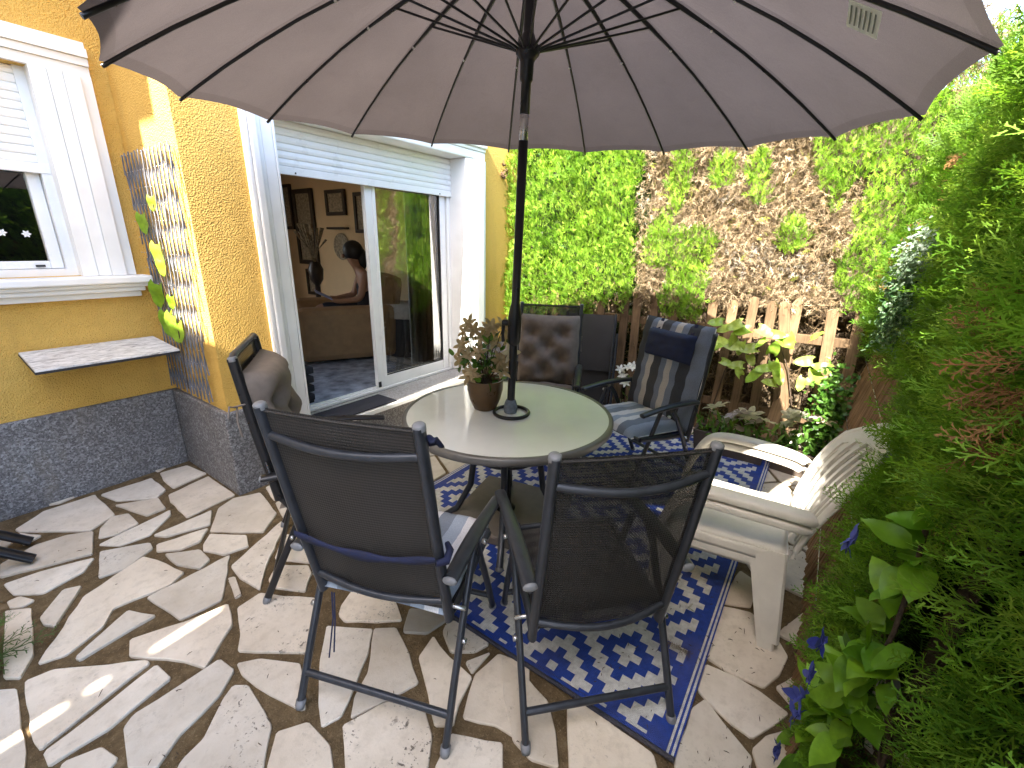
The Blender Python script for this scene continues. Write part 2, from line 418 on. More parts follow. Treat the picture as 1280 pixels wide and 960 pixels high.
def m_rug(name, base):
    m, t, p, o = mat(name); c = tc(t)
    sx = t.nodes.new('ShaderNodeSeparateXYZ'); t.links.new(c, sx.inputs[0])
    w = math_(t, 'SINE', math_(t, 'MULTIPLY', sx.outputs[0], 900)); w2 = math_(t, 'SINE', math_(t, 'MULTIPLY', sx.outputs[1], 420))
    n = noise(t, c, 40, 5, 0.7); n2 = noise(t, c, 3, 4)
    k = ramp(t, n.outputs[0], [(0.3, tuple(x * 0.72 for x in base)), (0.7, tuple(min(1, x * 1.2) for x in base))])
    k = mixc(t, ramp(t, n2.outputs[0], [(0.5, 0.0), (0.75, 0.3)]), k, (0.16, 0.13, 0.10))
    t.links.new(k, p.inputs['Base Color']); setp(p, rough=0.62, spec=0.35)
    bump(t, p, math_(t, 'ADD', math_(t, 'MULTIPLY', w, w2), n.outputs[0]), 0.5, 0.002)
    return m
M['rug_blue'] = m_rug('rug_blue', (0.012, 0.044, 0.27)); M['rug_white'] = m_rug('rug_white', (0.56, 0.55, 0.53))
M['rug_edge'] = m_rug('rug_dark_edge', (0.03, 0.03, 0.045))
def m_stripes():
    m, t, p, o = mat('striped_cushion_cloth'); c = tc(t)
    sx = t.nodes.new('ShaderNodeSeparateXYZ'); t.links.new(c, sx.inputs[0])
    f = math_(t, 'ADD', math_(t, 'MULTIPLY', sx.outputs[1], 1.92), 0.5)
    ch, bl, cr, dk = (0.060, 0.062, 0.070), (0.19, 0.215, 0.27), (0.50, 0.46, 0.42), (0.075, 0.074, 0.078)
    st = [(0.0, ch), (0.13, bl), (0.22, cr), (0.31, dk), (0.45, bl), (0.54, cr), (0.64, bl), (0.74, ch), (0.9, bl)]
    k = ramp(t, f, st, 'CONSTANT')
    n = noise(t, c, 260, 3); n2 = noise(t, c, 8, 4)
    k = mixc(t, 1.0, k, ramp(t, n.outputs[0], [(0.3, 0.8), (0.7, 1.15)]), 'MULTIPLY')
    t.links.new(k, p.inputs['Base Color']); setp(p, rough=0.9, spec=0.15)
    bump(t, p, math_(t, 'ADD', math_(t, 'MULTIPLY', n.outputs[0], 0.15), n2.outputs[0]), 0.35, 0.01)
    return m
M['stripes'] = m_stripes()
def m_pale_stripes():
    m, t, p, o = mat('pale_striped_cushion_cloth'); c = tc(t)
    sx = t.nodes.new('ShaderNodeSeparateXYZ'); t.links.new(c, sx.inputs[0])
    f = math_(t, 'ADD', math_(t, 'MULTIPLY', sx.outputs[1], 1.92), 0.5)
    a, b, d = (0.66, 0.66, 0.68), (0.33, 0.38, 0.46), (0.20, 0.23, 0.28)
    k = ramp(t, f, [(0.0, b), (0.10, a), (0.2, b), (0.3, d), (0.42, a), (0.52, b), (0.62, a), (0.72, d), (0.84, b)], 'CONSTANT')
    n = noise(t, c, 260, 3)
    k = mixc(t, 1.0, k, ramp(t, n.outputs[0], [(0.3, 0.85), (0.7, 1.1)]), 'MULTIPLY')
    t.links.new(k, p.inputs['Base Color']); setp(p, rough=0.9, spec=0.15)
    bump(t, p, noise(t, c, 9, 4).outputs[0], 0.3, 0.01)
    return m
M['pale_stripes'] = m_pale_stripes()
M['taupe'] = simple('taupe_velvet', (0.20, 0.165, 0.142), 0.85, 0, 0.14, 20, 0.4, 350, 0.2)
M['white_plastic'] = simple('aged_white_plastic', (0.60, 0.565, 0.505), 0.42, 0, 0.08, 9, 0.12, 60)
M['pot'] = simple('brown_ceramic', (0.095, 0.048, 0.014), 0.33, 0, 0.3, 9, 0.1, 40)
M['trough'] = simple('brown_plastic_trough', (0.10, 0.075, 0.06), 0.6, 0, 0.2)
M['soil'] = m_soil('potting_soil', (0.02, 0.014, 0.009), (0.05, 0.035, 0.022), (0.1, 0.075, 0.05), 40)
M['base'] = simple('taupe_base_slab', (0.115, 0.095, 0.08), 0.7, 0, 0.2, 14, 0.3, 120)
M['trellis'] = m_wood('grey_trellis_wood', (0.10, 0.11, 0.14), (0.24, 0.25, 0.285), (60, 60, 3))
M['tan'] = simple('tan_upholstery', (0.33, 0.205, 0.10), 0.85, 0, 0.15, 12, 0.3, 300)
M['room'] = simple('room_plaster', (0.72, 0.54, 0.32), 0.9, 0, 0.05, 3)
M['room_floor'] = simple('room_carpet', (0.30, 0.33, 0.38), 0.9, 0, 0.55, 9, 0.4, 160)
M['ceiling'] = simple('ceiling_paint', (0.75, 0.73, 0.68), 0.9)
M['dark_wood'] = simple('dark_wood', (0.035, 0.022, 0.014), 0.4, 0, 0.3)
M['art'] = simple('faded_print', (0.30, 0.25, 0.17), 0.6, 0, 0.55, 30)
M['skin'] = simple('skin', (0.40, 0.22, 0.14), 0.55, 0, 0.06)
M['hair'] = simple('dark_hair', (0.012, 0.009, 0.008), 0.5)
M['dark_cloth'] = simple('dark_cloth', (0.02, 0.02, 0.028), 0.9, 0, 0.3)
M['blue_page'] = simple('blue_cover', (0.25, 0.32, 0.62), 0.5, 0, 0.1)
M['cream_blocker'] = simple('blocker_cream', (0.62, 0.56, 0.45), 0.9, 0, 0.08, 3, 0.3, 60)
M['bark'] = m_soil('bark', (0.05, 0.035, 0.025), (0.10, 0.07, 0.05), (0.17, 0.13, 0.1), 30)
M['curtain'] = simple('white_curtain', (0.7, 0.7, 0.72), 0.9)
def m_marble():
    m, t, p, o = mat('marbled_shelf'); c = tc(t, 'Object', (6, 26, 10))
    n = noise(t, c, 1.6, 8, 0.7, 1.6)
    k = ramp(t, n.outputs[0], [(0.36, (0.16, 0.16, 0.17)), (0.46, (0.55, 0.54, 0.53)), (0.6, (0.80, 0.79, 0.78))])
    t.links.new(k, p.inputs['Base Color']); setp(p, rough=0.35)
    return m
M['marble'] = m_marble()

# ------------------------------------------------------------------ ground and paving
def off(mb, o):
    mb.v = [(x - o[0], y - o[1], z - o[2]) for x, y, z in mb.v]; return mb
g = MB()
def gz(x, y): return 0.0 if (abs(x) < 9 and abs(y) < 9) else 0.0
g.bx(-300, 300, -300, 300, -0.4, -0.009)
struct(g.build('ground', M['joint']))
STONES = [[(0.843, 3.617), (1.0, 3.598), (1.038, 3.361), (0.821, 3.314), (0.822, 3.491)], [(0.771, 3.245), (1.027, 3.306), (1.027, 2.908), (0.741, 2.872), (0.748, 3.147)], [(0.513, 3.583), (0.783, 3.58), (0.783, 3.329), (0.712, 3.257), (0.552, 3.417)], [(0.53, 3.361), (0.718, 3.249), (0.704, 3.083), (0.607, 3.078)], [(0.122, 3.496), (0.256, 3.615), (0.492, 3.611), (0.499, 3.238), (0.367, 3.155), (0.135, 3.444)], [(0.408, 3.142), (0.482, 3.232), (0.551, 3.197), (0.553, 3.029), (0.446, 3.0), (0.376, 3.035)], [(0.359, 2.963), (0.713, 3.042), (0.695, 2.978), (0.554, 2.847), (0.426, 2.865)], [(0.563, 2.826), (0.861, 2.835), (0.792, 2.685), (0.602, 2.754)], [(0.544, 2.717), (0.773, 2.658), (0.695, 2.563), (0.603, 2.571), (0.524, 2.652)], [(0.693, 2.518), (0.755, 2.59), (0.871, 2.416), (0.832, 2.311), (0.721, 2.346), (0.673, 2.464)], [(0.765, 2.617), (0.896, 2.83), (1.002, 2.875), (1.138, 2.809), (1.083, 2.494), (0.942, 2.372)], [(1.191, 2.842), (1.276, 2.839), (1.228, 2.645), (1.146, 2.648)], [(1.136, 2.611), (1.228, 2.605), (1.213, 2.441), (1.134, 2.398), (1.08, 2.412)], [(0.289, 2.659), (0.348, 2.887), (0.53, 2.768), (0.522, 2.701), (0.39, 2.622), (0.292, 2.644)], [(0.542, 2.593), (0.666, 2.487), (0.663, 2.359), (0.605, 2.326), (0.547, 2.452)], [(0.38, 2.31), (0.742, 2.318), (0.578, 2.02), (0.42, 2.042)], [(0.008, 3.024), (0.024, 3.152), (0.159, 3.221), (0.28, 3.202), (0.377, 3.133), (0.319, 2.895), (0.137, 2.968)], [(0.01, 2.948), (0.13, 2.929), (0.317, 2.85), (0.256, 2.761), (0.108, 2.721), (0.025, 2.816)], [(0.133, 3.432), (0.199, 3.31), (0.123, 3.277), (0.116, 3.357)], [(0.066, 2.535), (0.167, 2.676), (0.225, 2.642), (0.094, 2.424), (0.067, 2.475)], [(-0.001, 2.783), (0.041, 2.783), (0.076, 2.696), (0.037, 2.683), (0.001, 2.716)], [(-0.015, 2.707), (0.057, 2.64), (0.011, 2.307), (-0.04, 2.209), (-0.076, 2.258)], [(0.011, 2.238), (0.211, 2.549), (0.469, 2.661), (0.501, 2.576), (0.548, 2.362), (0.474, 2.318), (0.27, 2.353), (0.214, 2.262), (0.088, 2.203)], [(0.103, 2.157), (0.305, 2.284), (0.367, 2.153), (0.286, 2.15), (0.174, 2.137), (0.112, 2.128)], [(0.231, 1.996), (0.258, 2.089), (0.433, 2.009), (0.585, 1.971), (0.542, 1.833), (0.385, 1.7), (0.348, 1.8)], [(0.705, 2.22), (1.057, 2.388), (1.031, 2.315), (0.818, 2.089), (0.713, 1.943), (0.693, 2.098)], [(0.657, 2.146), (0.684, 2.13), (0.646, 1.98), (0.619, 1.982)], [(0.496, 1.679), (0.539, 1.751), (0.598, 1.912), (0.703, 1.921), (0.757, 1.814), (0.839, 1.686), (0.669, 1.427), (0.577, 1.559)], [(0.77, 1.976), (0.848, 2.048), (0.942, 1.915), (0.921, 1.85), (0.834, 1.762), (0.758, 1.907)], [(0.869, 2.105), (0.997, 2.259), (1.056, 2.19), (1.008, 1.962), (0.972, 1.904), (0.878, 2.071)], [(-0.032, 2.175), (0.041, 2.156), (0.265, 1.92), (0.268, 1.896), (-0.052, 1.806), (-0.059, 1.859)], [(-0.048, 1.784), (0.281, 1.866), (0.292, 1.757), (0.101, 1.711), (-0.047, 1.719)], [(0.128, 1.675), (0.162, 1.703), (0.437, 1.698), (0.449, 1.602), (0.372, 1.539), (0.231, 1.497), (0.149, 1.441), (0.097, 1.513)], [(0.204, 1.406), (0.273, 1.422), (0.373, 1.516), (0.418, 1.541), (0.451, 1.496), (0.428, 1.282), (0.345, 1.172), (0.238, 1.171), (0.16, 1.366)], [(0.467, 1.625), (0.532, 1.574), (0.614, 1.426), (0.581, 1.341), (0.529, 1.242), (0.514, 1.252), (0.466, 1.464), (0.456, 1.558)], [(0.352, 1.164), (0.427, 1.247), (0.509, 1.191), (0.509, 1.064), (0.475, 0.994), (0.382, 0.918), (0.311, 1.043)], [(-0.017, 1.7), (0.067, 1.66), (0.088, 1.573), (0.055, 1.555), (-0.015, 1.519), (-0.068, 1.62)], [(-0.106, 2.221), (-0.055, 2.163), (-0.067, 2.016), (-0.079, 1.835), (-0.101, 1.724), (-0.154, 1.797)], [(0.846, 1.513), (0.885, 1.55), (1.001, 1.602), (1.073, 1.434), (1.037, 1.345), (0.994, 1.264), (0.92, 1.348), (0.84, 1.46)], [(1.077, 1.372), (1.174, 1.445), (1.228, 1.313), (1.158, 1.209), (1.076, 1.307)], [(0.964, 1.221), (1.057, 1.286), (1.13, 1.181), (1.124, 1.101), (1.009, 1.125), (0.957, 1.208)], [(0.668, 1.375), (0.781, 1.504), (0.833, 1.417), (0.889, 1.33), (0.8, 1.246), (0.694, 1.179), (0.587, 1.115), (0.525, 1.139), (0.564, 1.218)], [(0.893, 1.328), (0.953, 1.255), (0.899, 1.112), (0.834, 0.988), (0.746, 1.021), (0.602, 1.083), (0.659, 1.139), (0.748, 1.178)], [(0.909, 1.068), (1.017, 1.093), (0.984, 0.977), (0.971, 0.838), (0.863, 0.81), (0.796, 0.775), (0.758, 0.828), (0.789, 0.878), (0.861, 0.987)], [(1.055, 1.075), (1.115, 1.1), (1.155, 1.01), (1.127, 0.877), (1.062, 0.902), (1.003, 0.981)], [(1.007, 0.904), (1.101, 0.849), (0.983, 0.849)], [(0.836, 0.767), (0.985, 0.837), (1.115, 0.819), (1.145, 0.688), (0.897, 0.536), (0.884, 0.656)], [(0.571, 1.084), (0.698, 1.036), (0.763, 0.997), (0.778, 0.901), (0.728, 0.81), (0.652, 0.751), (0.542, 0.758), (0.465, 0.91)], [(0.664, 0.734), (0.772, 0.765), (0.853, 0.604), (0.774, 0.546), (0.664, 0.568), (0.618, 0.677)], [(1.111, 0.804), (1.102, 0.687), (1.063, 0.553), (0.985, 0.475), (0.898, 0.414), (0.866, 0.501), (0.88, 0.58), (0.977, 0.693)], [(1.088, 0.486), (1.134, 0.446), (1.118, 0.181), (1.073, 0.149), (0.931, 0.182), (0.835, 0.343)], [(1.953, 0.148), (2.254, 0.098), (2.21, 0.011), (2.012, 0.015)], [(1.606, 0.119), (1.925, 0.15), (1.977, 0.01), (1.897, -0.099), (1.811, -0.151), (1.694, -0.131), (1.6, -0.088), (1.589, 0.03)], [(1.437, 0.116), (1.573, 0.118), (1.586, 0.004), (1.574, -0.08), (1.542, -0.176), (1.459, -0.132), (1.369, -0.079), (1.381, -0.007)], [(1.133, 0.117), (1.351, 0.117), (1.42, 0.084), (1.366, 0.013), (1.302, -0.088), (1.129, -0.09), (1.029, 0.046)], [(1.63, -0.125), (1.745, -0.187), (1.65, -0.26), (1.534, -0.254), (1.577, -0.188)], [(1.332, -0.084), (1.411, -0.119), (1.534, -0.237), (1.488, -0.273), (1.363, -0.252), (1.247, -0.121)]]
PITTED = {27: 1.0, 33: 1.0, 47: 1.9, 36: 0.7, 38: 0.6, 25: 0.4, 28: 0.5, 44: 0.8, 51: 0.5}
def clip(poly, a, b, c):
    out = []
    for i in range(len(poly)):
        p, q = poly[i], poly[(i + 1) % len(poly)]
        dp = a * p[0] + b * p[1] - c; dq = a * q[0] + b * q[1] - c
        if dp <= 0: out.append(p)
        if (dp < 0 < dq) or (dq < 0 < dp):
            t = dp / (dp - dq); out.append((p[0] + t * (q[0] - p[0]), p[1] + t * (q[1] - p[1])))
    return out
def inside(p, poly):
    r = False; j = len(poly) - 1
    for i in range(len(poly)):
        a, b = poly[i], poly[j]
        if (a[1] > p[1]) != (b[1] > p[1]) and p[0] < (b[0] - a[0]) * (p[1] - a[1]) / (b[1] - a[1]) + a[0]: r = not r
        j = i
    return r
def densify(poly):
    out = []
    for i in range(len(poly)):
        p, q = poly[i], poly[(i + 1) % len(poly)]
        out += [(p[0] + (q[0] - p[0]) * k / 5, p[1] + (q[1] - p[1]) * k / 5) for k in range(5)]
    return out
fill = []
seeds = []
rs = random.Random(11)
tries = 0
while len(seeds) < 330 and tries < 60000:
    tries += 1
    p = (rs.uniform(-2.6, 4.4), rs.uniform(-0.7, 3.9))
    if all((p[0] - q[0]) ** 2 + (p[1] - q[1]) ** 2 > 0.24 ** 2 for q in seeds): seeds.append(p)
tc_ = [(sum(p[0] for p in s) / len(s), sum(p[1] for p in s) / len(s)) for s in STONES]
tden = [densify(s) for s in STONES]
for i, p in enumerate(seeds):
    poly = [(p[0] - 0.5, p[1] - 0.5), (p[0] + 0.5, p[1] - 0.5), (p[0] + 0.5, p[1] + 0.5), (p[0] - 0.5, p[1] + 0.5)]
    for j, q in enumerate(seeds):
        if i == j: continue
        dx, dy = q[0] - p[0], q[1] - p[1]; d2 = dx * dx + dy * dy
        if d2 > 1.2: continue
        d = math.sqrt(d2)
        poly = clip(poly, dx / d, dy / d, (p[0] * dx + p[1] * dy) / d + d / 2 - 0.013)
        if not poly: break
    if len(poly) < 3: continue
    den = densify(poly) + [p]
    bad = any(inside(q, s) for s in STONES for q in den) or any(inside(q, poly) for td in tden for q in td)
    if not bad: fill.append(poly)
def grow(poly, d):
    n = len(poly); cx = sum(p[0] for p in poly) / n; cy_ = sum(p[1] for p in poly) / n
    return [(p[0] + (p[0] - cx) / (math.hypot(p[0] - cx, p[1] - cy_) or 1) * d, p[1] + (p[1] - cy_) / (math.hypot(p[0] - cx, p[1] - cy_) or 1) * d) for p in poly]
def organic(poly, seed):
    poly = grow(poly, 0.001)
    r = random.Random(seed); out = []
    n = len(poly)
    for i in range(n):
        a, b, c = poly[i - 1], poly[i], poly[(i + 1) % n]
        la = math.dist(a, b); lb = math.dist(b, c)
        ca = min(0.007, la * 0.2); cb = min(0.007, lb * 0.2)
        out.append((b[0] + (a[0] - b[0]) * ca / la, b[1] + (a[1] - b[1]) * ca / la))
        out.append((b[0] + (c[0] - b[0]) * cb / lb, b[1] + (c[1] - b[1]) * cb / lb))
        m = int(lb / 0.06)
        nx, ny = -(c[1] - b[1]) / lb, (c[0] - b[0]) / lb
        for k in range(1, m):
            t = k / m; w = r.uniform(-0.0035, 0.0035)
            if ca < t * lb < lb - cb: out.append((b[0] + (c[0] - b[0]) * t + nx * w, b[1] + (c[1] - b[1]) * t + ny * w))
    return out
pv = MB(); cols = []
for k, s in enumerate(STONES + fill):
    n0 = len(pv.v); h = 0.002 + rs.uniform(-0.002, 0.0025)
    pv.prism(organic(s, k), -0.02, h, 0.003)
    b = rs.uniform(0.84, 1.10); w = rs.uniform(-0.02, 0.02)
    if k in (40,): b = 0.55
    a = PITTED.get(k, rs.choice((0.0, 0.0, 0.05, 0.3)))
    cols += [(0.715 * b + w, 0.64 * b, 0.545 * b - w, a)] * (len(pv.v) - n0)
po = struct(pv.build('patio_paving', M['stone']))
ca = po.data.color_attributes.new('tint', 'FLOAT_COLOR', 'POINT'); ca.data.foreach_set('color', np.array(cols, np.float32).ravel())

# ------------------------------------------------------------------ the house
HB = (1.5, 3.7, 0.0)
house = empty('house', HB, 0, 'yellow stucco house with white sliding door and a speckled grey plinth', 'house')
def hpart(mb, name, mt, parent=None, smooth=False, bevel=0.0):
    return off(mb, HB).build(name, mt, parent or house, smooth, bevel)
w = MB()
w.bx(1.075, 1.575, 2.91, 3.95, 0.56, 5.6)
w.bx(-1.77, -0.55, 3.705, 3.95, 0.56, 5.6); w.bx(0.75, 1.075, 3.705, 3.95, 0.56, 5.6)
w.bx(-0.55, 0.75, 3.705, 3.95, 0.56, 1.36); w.bx(-0.55, 0.75, 3.705, 3.95, 2.45, 5.6)
w.bx(3.345, 4.45, 2.91, 3.25, 0.56, 5.6); w.bx(1.575, 3.345, 2.91, 3.25, 2.345, 5.6)
w.bx(-2.1, -1.77, 3.15, 3.95, 0.56, 5.6)  # unseen left pilaster, added; its corner shades part of the return wall
hpart(w, 'wall', M['stucco'])
p = MB()
p.bx(-1.77, 1.045, 3.683, 3.95, -0.05, 0.56); p.bx(1.045, 1.575, 2.885, 3.95, -0.05, 0.56)
p.bx(1.575, 3.345, 2.80, 3.2, -0.05, 0.285); p.bx(3.345, 4.45, 2.885, 3.25, -0.05, 0.56)
p.bx(-2.13, -1.77, 3.13, 3.95, -0.05, 0.56)  # plinth of the added, unseen pilaster
hpart(p, 'plinth', M['terrazzo'], bevel=0.012)
p = MB(); p.bx(-2.2, 4.8, 2.88, 8.4, 5.6, 5.8); hpart(p, 'roof', M['terrazzo'])
# door sill
p = MB(); p.bx(1.575, 3.40, 2.775, 3.10, 0.287, 0.317); so = hpart(p, 'door_sill', M['terrazzo_light'], bevel=0.004)
p = MB(); p.bx(1.575, 3.40, 2.757, 2.774, 0.283, 0.319); hpart(p, 'sill_nosing', M['white_trim'], so, bevel=0.004)
# moulded white surrounds
def jamb(mb, xs, y0, z0, z1, flip=False):
    for a, b, d in xs: mb.bx(a, b, y0 - d, y0 + 0.02, z0, z1)
ds = MB()
jamb(ds, [(1.405, 1.43, 0.040), (1.432, 1.475, 0.055), (1.477, 1.505, 0.035), (1.507, 1.575, 0.026)], 2.91, 0.319, 2.33)
jamb(ds, [(3.345, 3.42, 0.026), (3.422, 3.45, 0.035), (3.452, 3.555, 0.055), (3.557, 3.595, 0.040)], 2.91, 0.319, 2.33)
for z0, z1, d in ((2.332, 2.40, 0.026), (2.402, 2.43, 0.035), (2.432, 2.50, 0.055), (2.502, 2.53, 0.04)):
    ds.bx(1.40, 3.60, 2.91 - d, 2.93, z0, z1)
ds.bx(3.325, 3.3445, 2.886, 3.2, 0.319, 2.327); ds.bx(1.5765, 1.596, 2.886, 3.2, 0.319, 2.327); ds.bx(1.5765, 3.3445, 2.886, 3.2, 2.3285, 2.3435)
hpart(ds, 'door_surround', M['white_trim'], bevel=0.008)
def shutter(mb, x0, x1, z0, z1, y, pitch=0.042):
    n = int(round((z1 - z0) / pitch)); pr = []
    for i in range(n):
        a = z0 + (z1 - z0) * i / n; b = z0 + (z1 - z0) * (i + 1) / n; h = b - a
        pr += [(0.0, a), (-0.007, a + 0.10 * h), (-0.010, a + 0.45 * h), (-0.007, a + 0.86 * h), (0.002, a + 0.93 * h), (0.002, b - 0.0005)]
    V = []; F = []
    for yy, z in pr: V += [(x0, y + yy, z), (x1, y + yy, z)]
    for i in range(len(pr) - 1): F.append((2 * i, 2 * i + 1, 2 * i + 3, 2 * i + 2))
    mb.add(V, F)
sh = MB(); shutter(sh, 1.597, 3.3245, 2.055, 2.327, 3.085)
so = hpart(sh, 'roller_shutter', M['white_pvc'], smooth=False)
sh = MB(); sh.bx(1.597, 3.3245, 3.072, 3.094, 2.004, 2.054); hpart(sh, 'bottom_rail', M['white_pvc'], so, bevel=0.004)
for x in (1.80, 3.17):
    sh = MB(); sh.lathe([(0.006, -0.003), (0.006, 0.003), (0.0, 0.0031)], (x, 3.070, 2.018), 8, (0, -1, 0))
    hpart(sh, 'shutter_stop', M['steel'], so)
# sliding door
sd_ = MB(); sd_.bx(1.597, 1.64, 3.096, 3.2, 0.34, 2.327); sd_.bx(3.285, 3.3245, 3.096, 3.2, 0.34, 2.327); sd_.bx(1.597, 3.3245, 3.102, 3.2, 0.3175, 0.339)
sd_.bx(1.6, 3.32, 3.12, 3.126, 0.339, 0.35); sd_.bx(1.6, 3.32, 3.165, 3.171, 0.339, 0.35)
door = hpart(sd_, 'sliding_door', M['white_pvc'], bevel=0.003)
def sash(x0, x1, y0, y1, lw=0.085, rw=0.07):
    s = MB(); s.bx(x0, x0 + lw, y0, y1, 0.351, 2.2); s.bx(x1 - rw, x1, y0, y1, 0.351, 2.2)
    s.bx(x0 + lw, x1 - rw, y0 + 0.003, y1 - 0.003, 0.351, 0.44); s.bx(x0 + lw, x1 - rw, y0 + 0.003, y1 - 0.003, 2.12, 2.2)
    s.bx(x0 + lw - 0.02, x0 + lw + 0.012, y0 - 0.006, y0 - 0.0005, 0.43, 2.15)
    o = hpart(s, 'door_sash', M['white_pvc'], door, bevel=0.004)
    gk = MB()
    ym = (y0 + y1) / 2
    gk.add([(x0 + lw - .01, ym, 0.43), (x1 - rw + .01, ym, 0.43), (x1 - rw + .01, ym, 2.13), (x0 + lw - .01, ym, 2.13)], [(0, 1, 2, 3)])
    hpart(gk, 'pane', M['glass'], door)
    gk = MB()
    for a, b, c, d in ((x0 + lw, x0 + lw + .008, 0.44, 2.12), (x1 - rw - .008, x1 - rw, 0.44, 2.12), (x0 + lw + .009, x1 - rw - .009, 0.44, 0.448)):
        gk.bx(a, b, y0 + 0.004, y0 + 0.012, c, d)
    hpart(gk, 'pane_seal', M['dark_gap'], door)
    return o
sash(2.375, 3.275, 3.112, 3.148); sash(2.40, 3.283, 3.156, 3.19)
hd = MB(); hd.bx(2.374, 2.40, 3.103, 3.1115, 0.352, 0.40); hpart(hd, 'door_stop', M['dark_gap'], door)
# window with shutter
wi = MB(); wi.bx(0.685, 0.73, 3.76, 3.88, 1.36, 2.45); wi.bx(-0.55, -0.505, 3.76, 3.88, 1.36, 2.45); wi.bx(-0.505, 0.685, 3.76, 3.88, 1.36, 1.40)
for a, b, d in ((0.73, 0.80, 0.03), (0.802, 0.86, 0.045), (0.862, 0.93, 0.06), (0.932, 0.985, 0.035)):
    wi.bx(a, b, 3.705 - d, 3.73, 1.36, 2.452); wi.bx(-b + 0.18, -a + 0.18, 3.705 - d, 3.73, 1.36, 2.452)
for a, b, d in ((2.452, 2.50, 0.03), (2.502, 2.54, 0.045), (2.542, 2.585, 0.06), (2.587, 2.62, 0.035)):
    wi.bx(-0.805, 0.985, 3.705 - d, 3.73, a, b)
wi.bx(0.7295, 0.7299, 3.712, 3.759, 1.362, 2.45); wi.bx(0.729, 0.7465, 3.703, 3.7595, 1.362, 2.4515)
win = hpart(wi, 'window', M['white_trim'], bevel=0.008)
s = MB()
for z0, z1, d, e in ((1.315, 1.358, 0.15, 0.05), (1.290, 1.3145, 0.12, 0.03), (1.262, 1.2895, 0.10, 0.015), (1.225, 1.2615, 0.06, 0.0)):
    s.bx(-0.80 - e, 0.985 + e, 3.705 - d, 3.76, z0, z1)
hpart(s, 'window_sill', M['white_trim'], win, bevel=0.008)
s = MB(); s.bx(0.625, 0.682, 3.80, 3.85, 1.402, 2.4); s.bx(-0.502, -0.44, 3.80, 3.85, 1.402, 2.4); s.bx(-0.44, 0.625, 3.803, 3.847, 1.402, 1.445); s.bx(0.05, 0.13, 3.802, 3.846, 1.445, 2.4)
hpart(s, 'window_sash', M['white_pvc'], win, bevel=0.005)
s = MB(); s.bx(0.56, 0.60, 3.79, 3.7995, 1.412, 1.424); hpart(s, 'latch', M['dark_gap'], win)
s = MB(); s.add([(-0.45, 3.83, 1.44), (0.63, 3.83, 1.44), (0.63, 3.83, 2.41), (-0.45, 3.83, 2.41)], [(0, 1, 2, 3)]); hpart(s, 'pane', M['glass'], win)
s = MB(); s.bx(-0.5, 0.69, 3.90, 3.91, 1.40, 2.45); hpart(s, 'dark_room_sheet', M['dark_cloth'], win)  # dark sheet added so the window reads as an unlit room
s = MB(); shutter(s, -0.50, 0.728, 1.975, 2.45, 3.775); hpart(s, 'roller_shutter', M['white_pvc'], win)
s = MB(); s.bx(-0.50, 0.728, 3.756, 3.784, 1.922, 1.974); hpart(s, 'shutter_rail', M['white_pvc'], win, bevel=0.004)
s = MB(); s.lathe([(0.007, 0), (0.006, 0.008), (0, 0.0085)], (0.52, 3.755, 1.945), 8, (0, -1, 0)); hpart(s, 'shutter_stop', M['dark_gap'], win)
for cx, cz in ((0.47, 1.60), (0.565, 1.595)):
    s = MB()
    for k in range(6):
        a = k * math.pi / 3; d = Vector((math.cos(a), 0, math.sin(a))); q = Vector((-d.z, 0, d.x))
        c = Vector((cx, 3.827, cz))
        s.add([c, c + d * .012 + q * .006, c + d * .022, c + d * .012 - q * .006], [(0, 1, 2, 3)])
    hpart(s, 'snowflake_sticker', M['white_pvc'], win)
# the room behind the door
s = MB(); s.bx(1.577, 3.343, 3.201, 3.26, 0.2, 0.318); s.bx(-1.2, 4.3, 3.96, 7.8, 0.2, 0.318); s.bx(1.577, 4.3, 3.261, 3.959, 0.2, 0.318); hpart(s, 'room_floor', M['room_floor'])
s = MB(); s.bx(4.3, 4.45, 3.26, 7.95, 0.2, 2.9); s.bx(-1.35, -1.2, 3.96, 7.95, 0.2, 2.9)
s.bx(-1.2, 1.6, 7.8, 7.95, 0.2, 0.9); s.bx(-1.2, 1.6, 7.8, 7.95, 2.6, 2.9); s.bx(-1.2, -0.9, 7.8, 7.95, 0.9, 2.6); s.bx(1.6, 4.3, 7.8, 7.95, 0.2, 2.9)  # unseen opening added in the back wall to let light into the room
s.bx(3.35, 4.3, 3.252, 3.27, 0.318, 2.9)
hpart(s, 'room_wall', M['room'])
s = MB(); s.bx(-1.35, 4.45, 3.96, 7.95, 2.9, 3.0); s.bx(1.577, 4.45, 3.26, 3.959, 2.9, 3.0); hpart(s, 'room_ceiling', M['ceiling'])
def cur(u, v): return (2.95 + 0.34 * u, 3.30 + 0.03 * math.sin(u * 34), 0.36 + 2.2 * v)
s = MB(); s.grid(cur, 48, 2); hpart(s, 'curtain', M['curtain'], smooth=True)

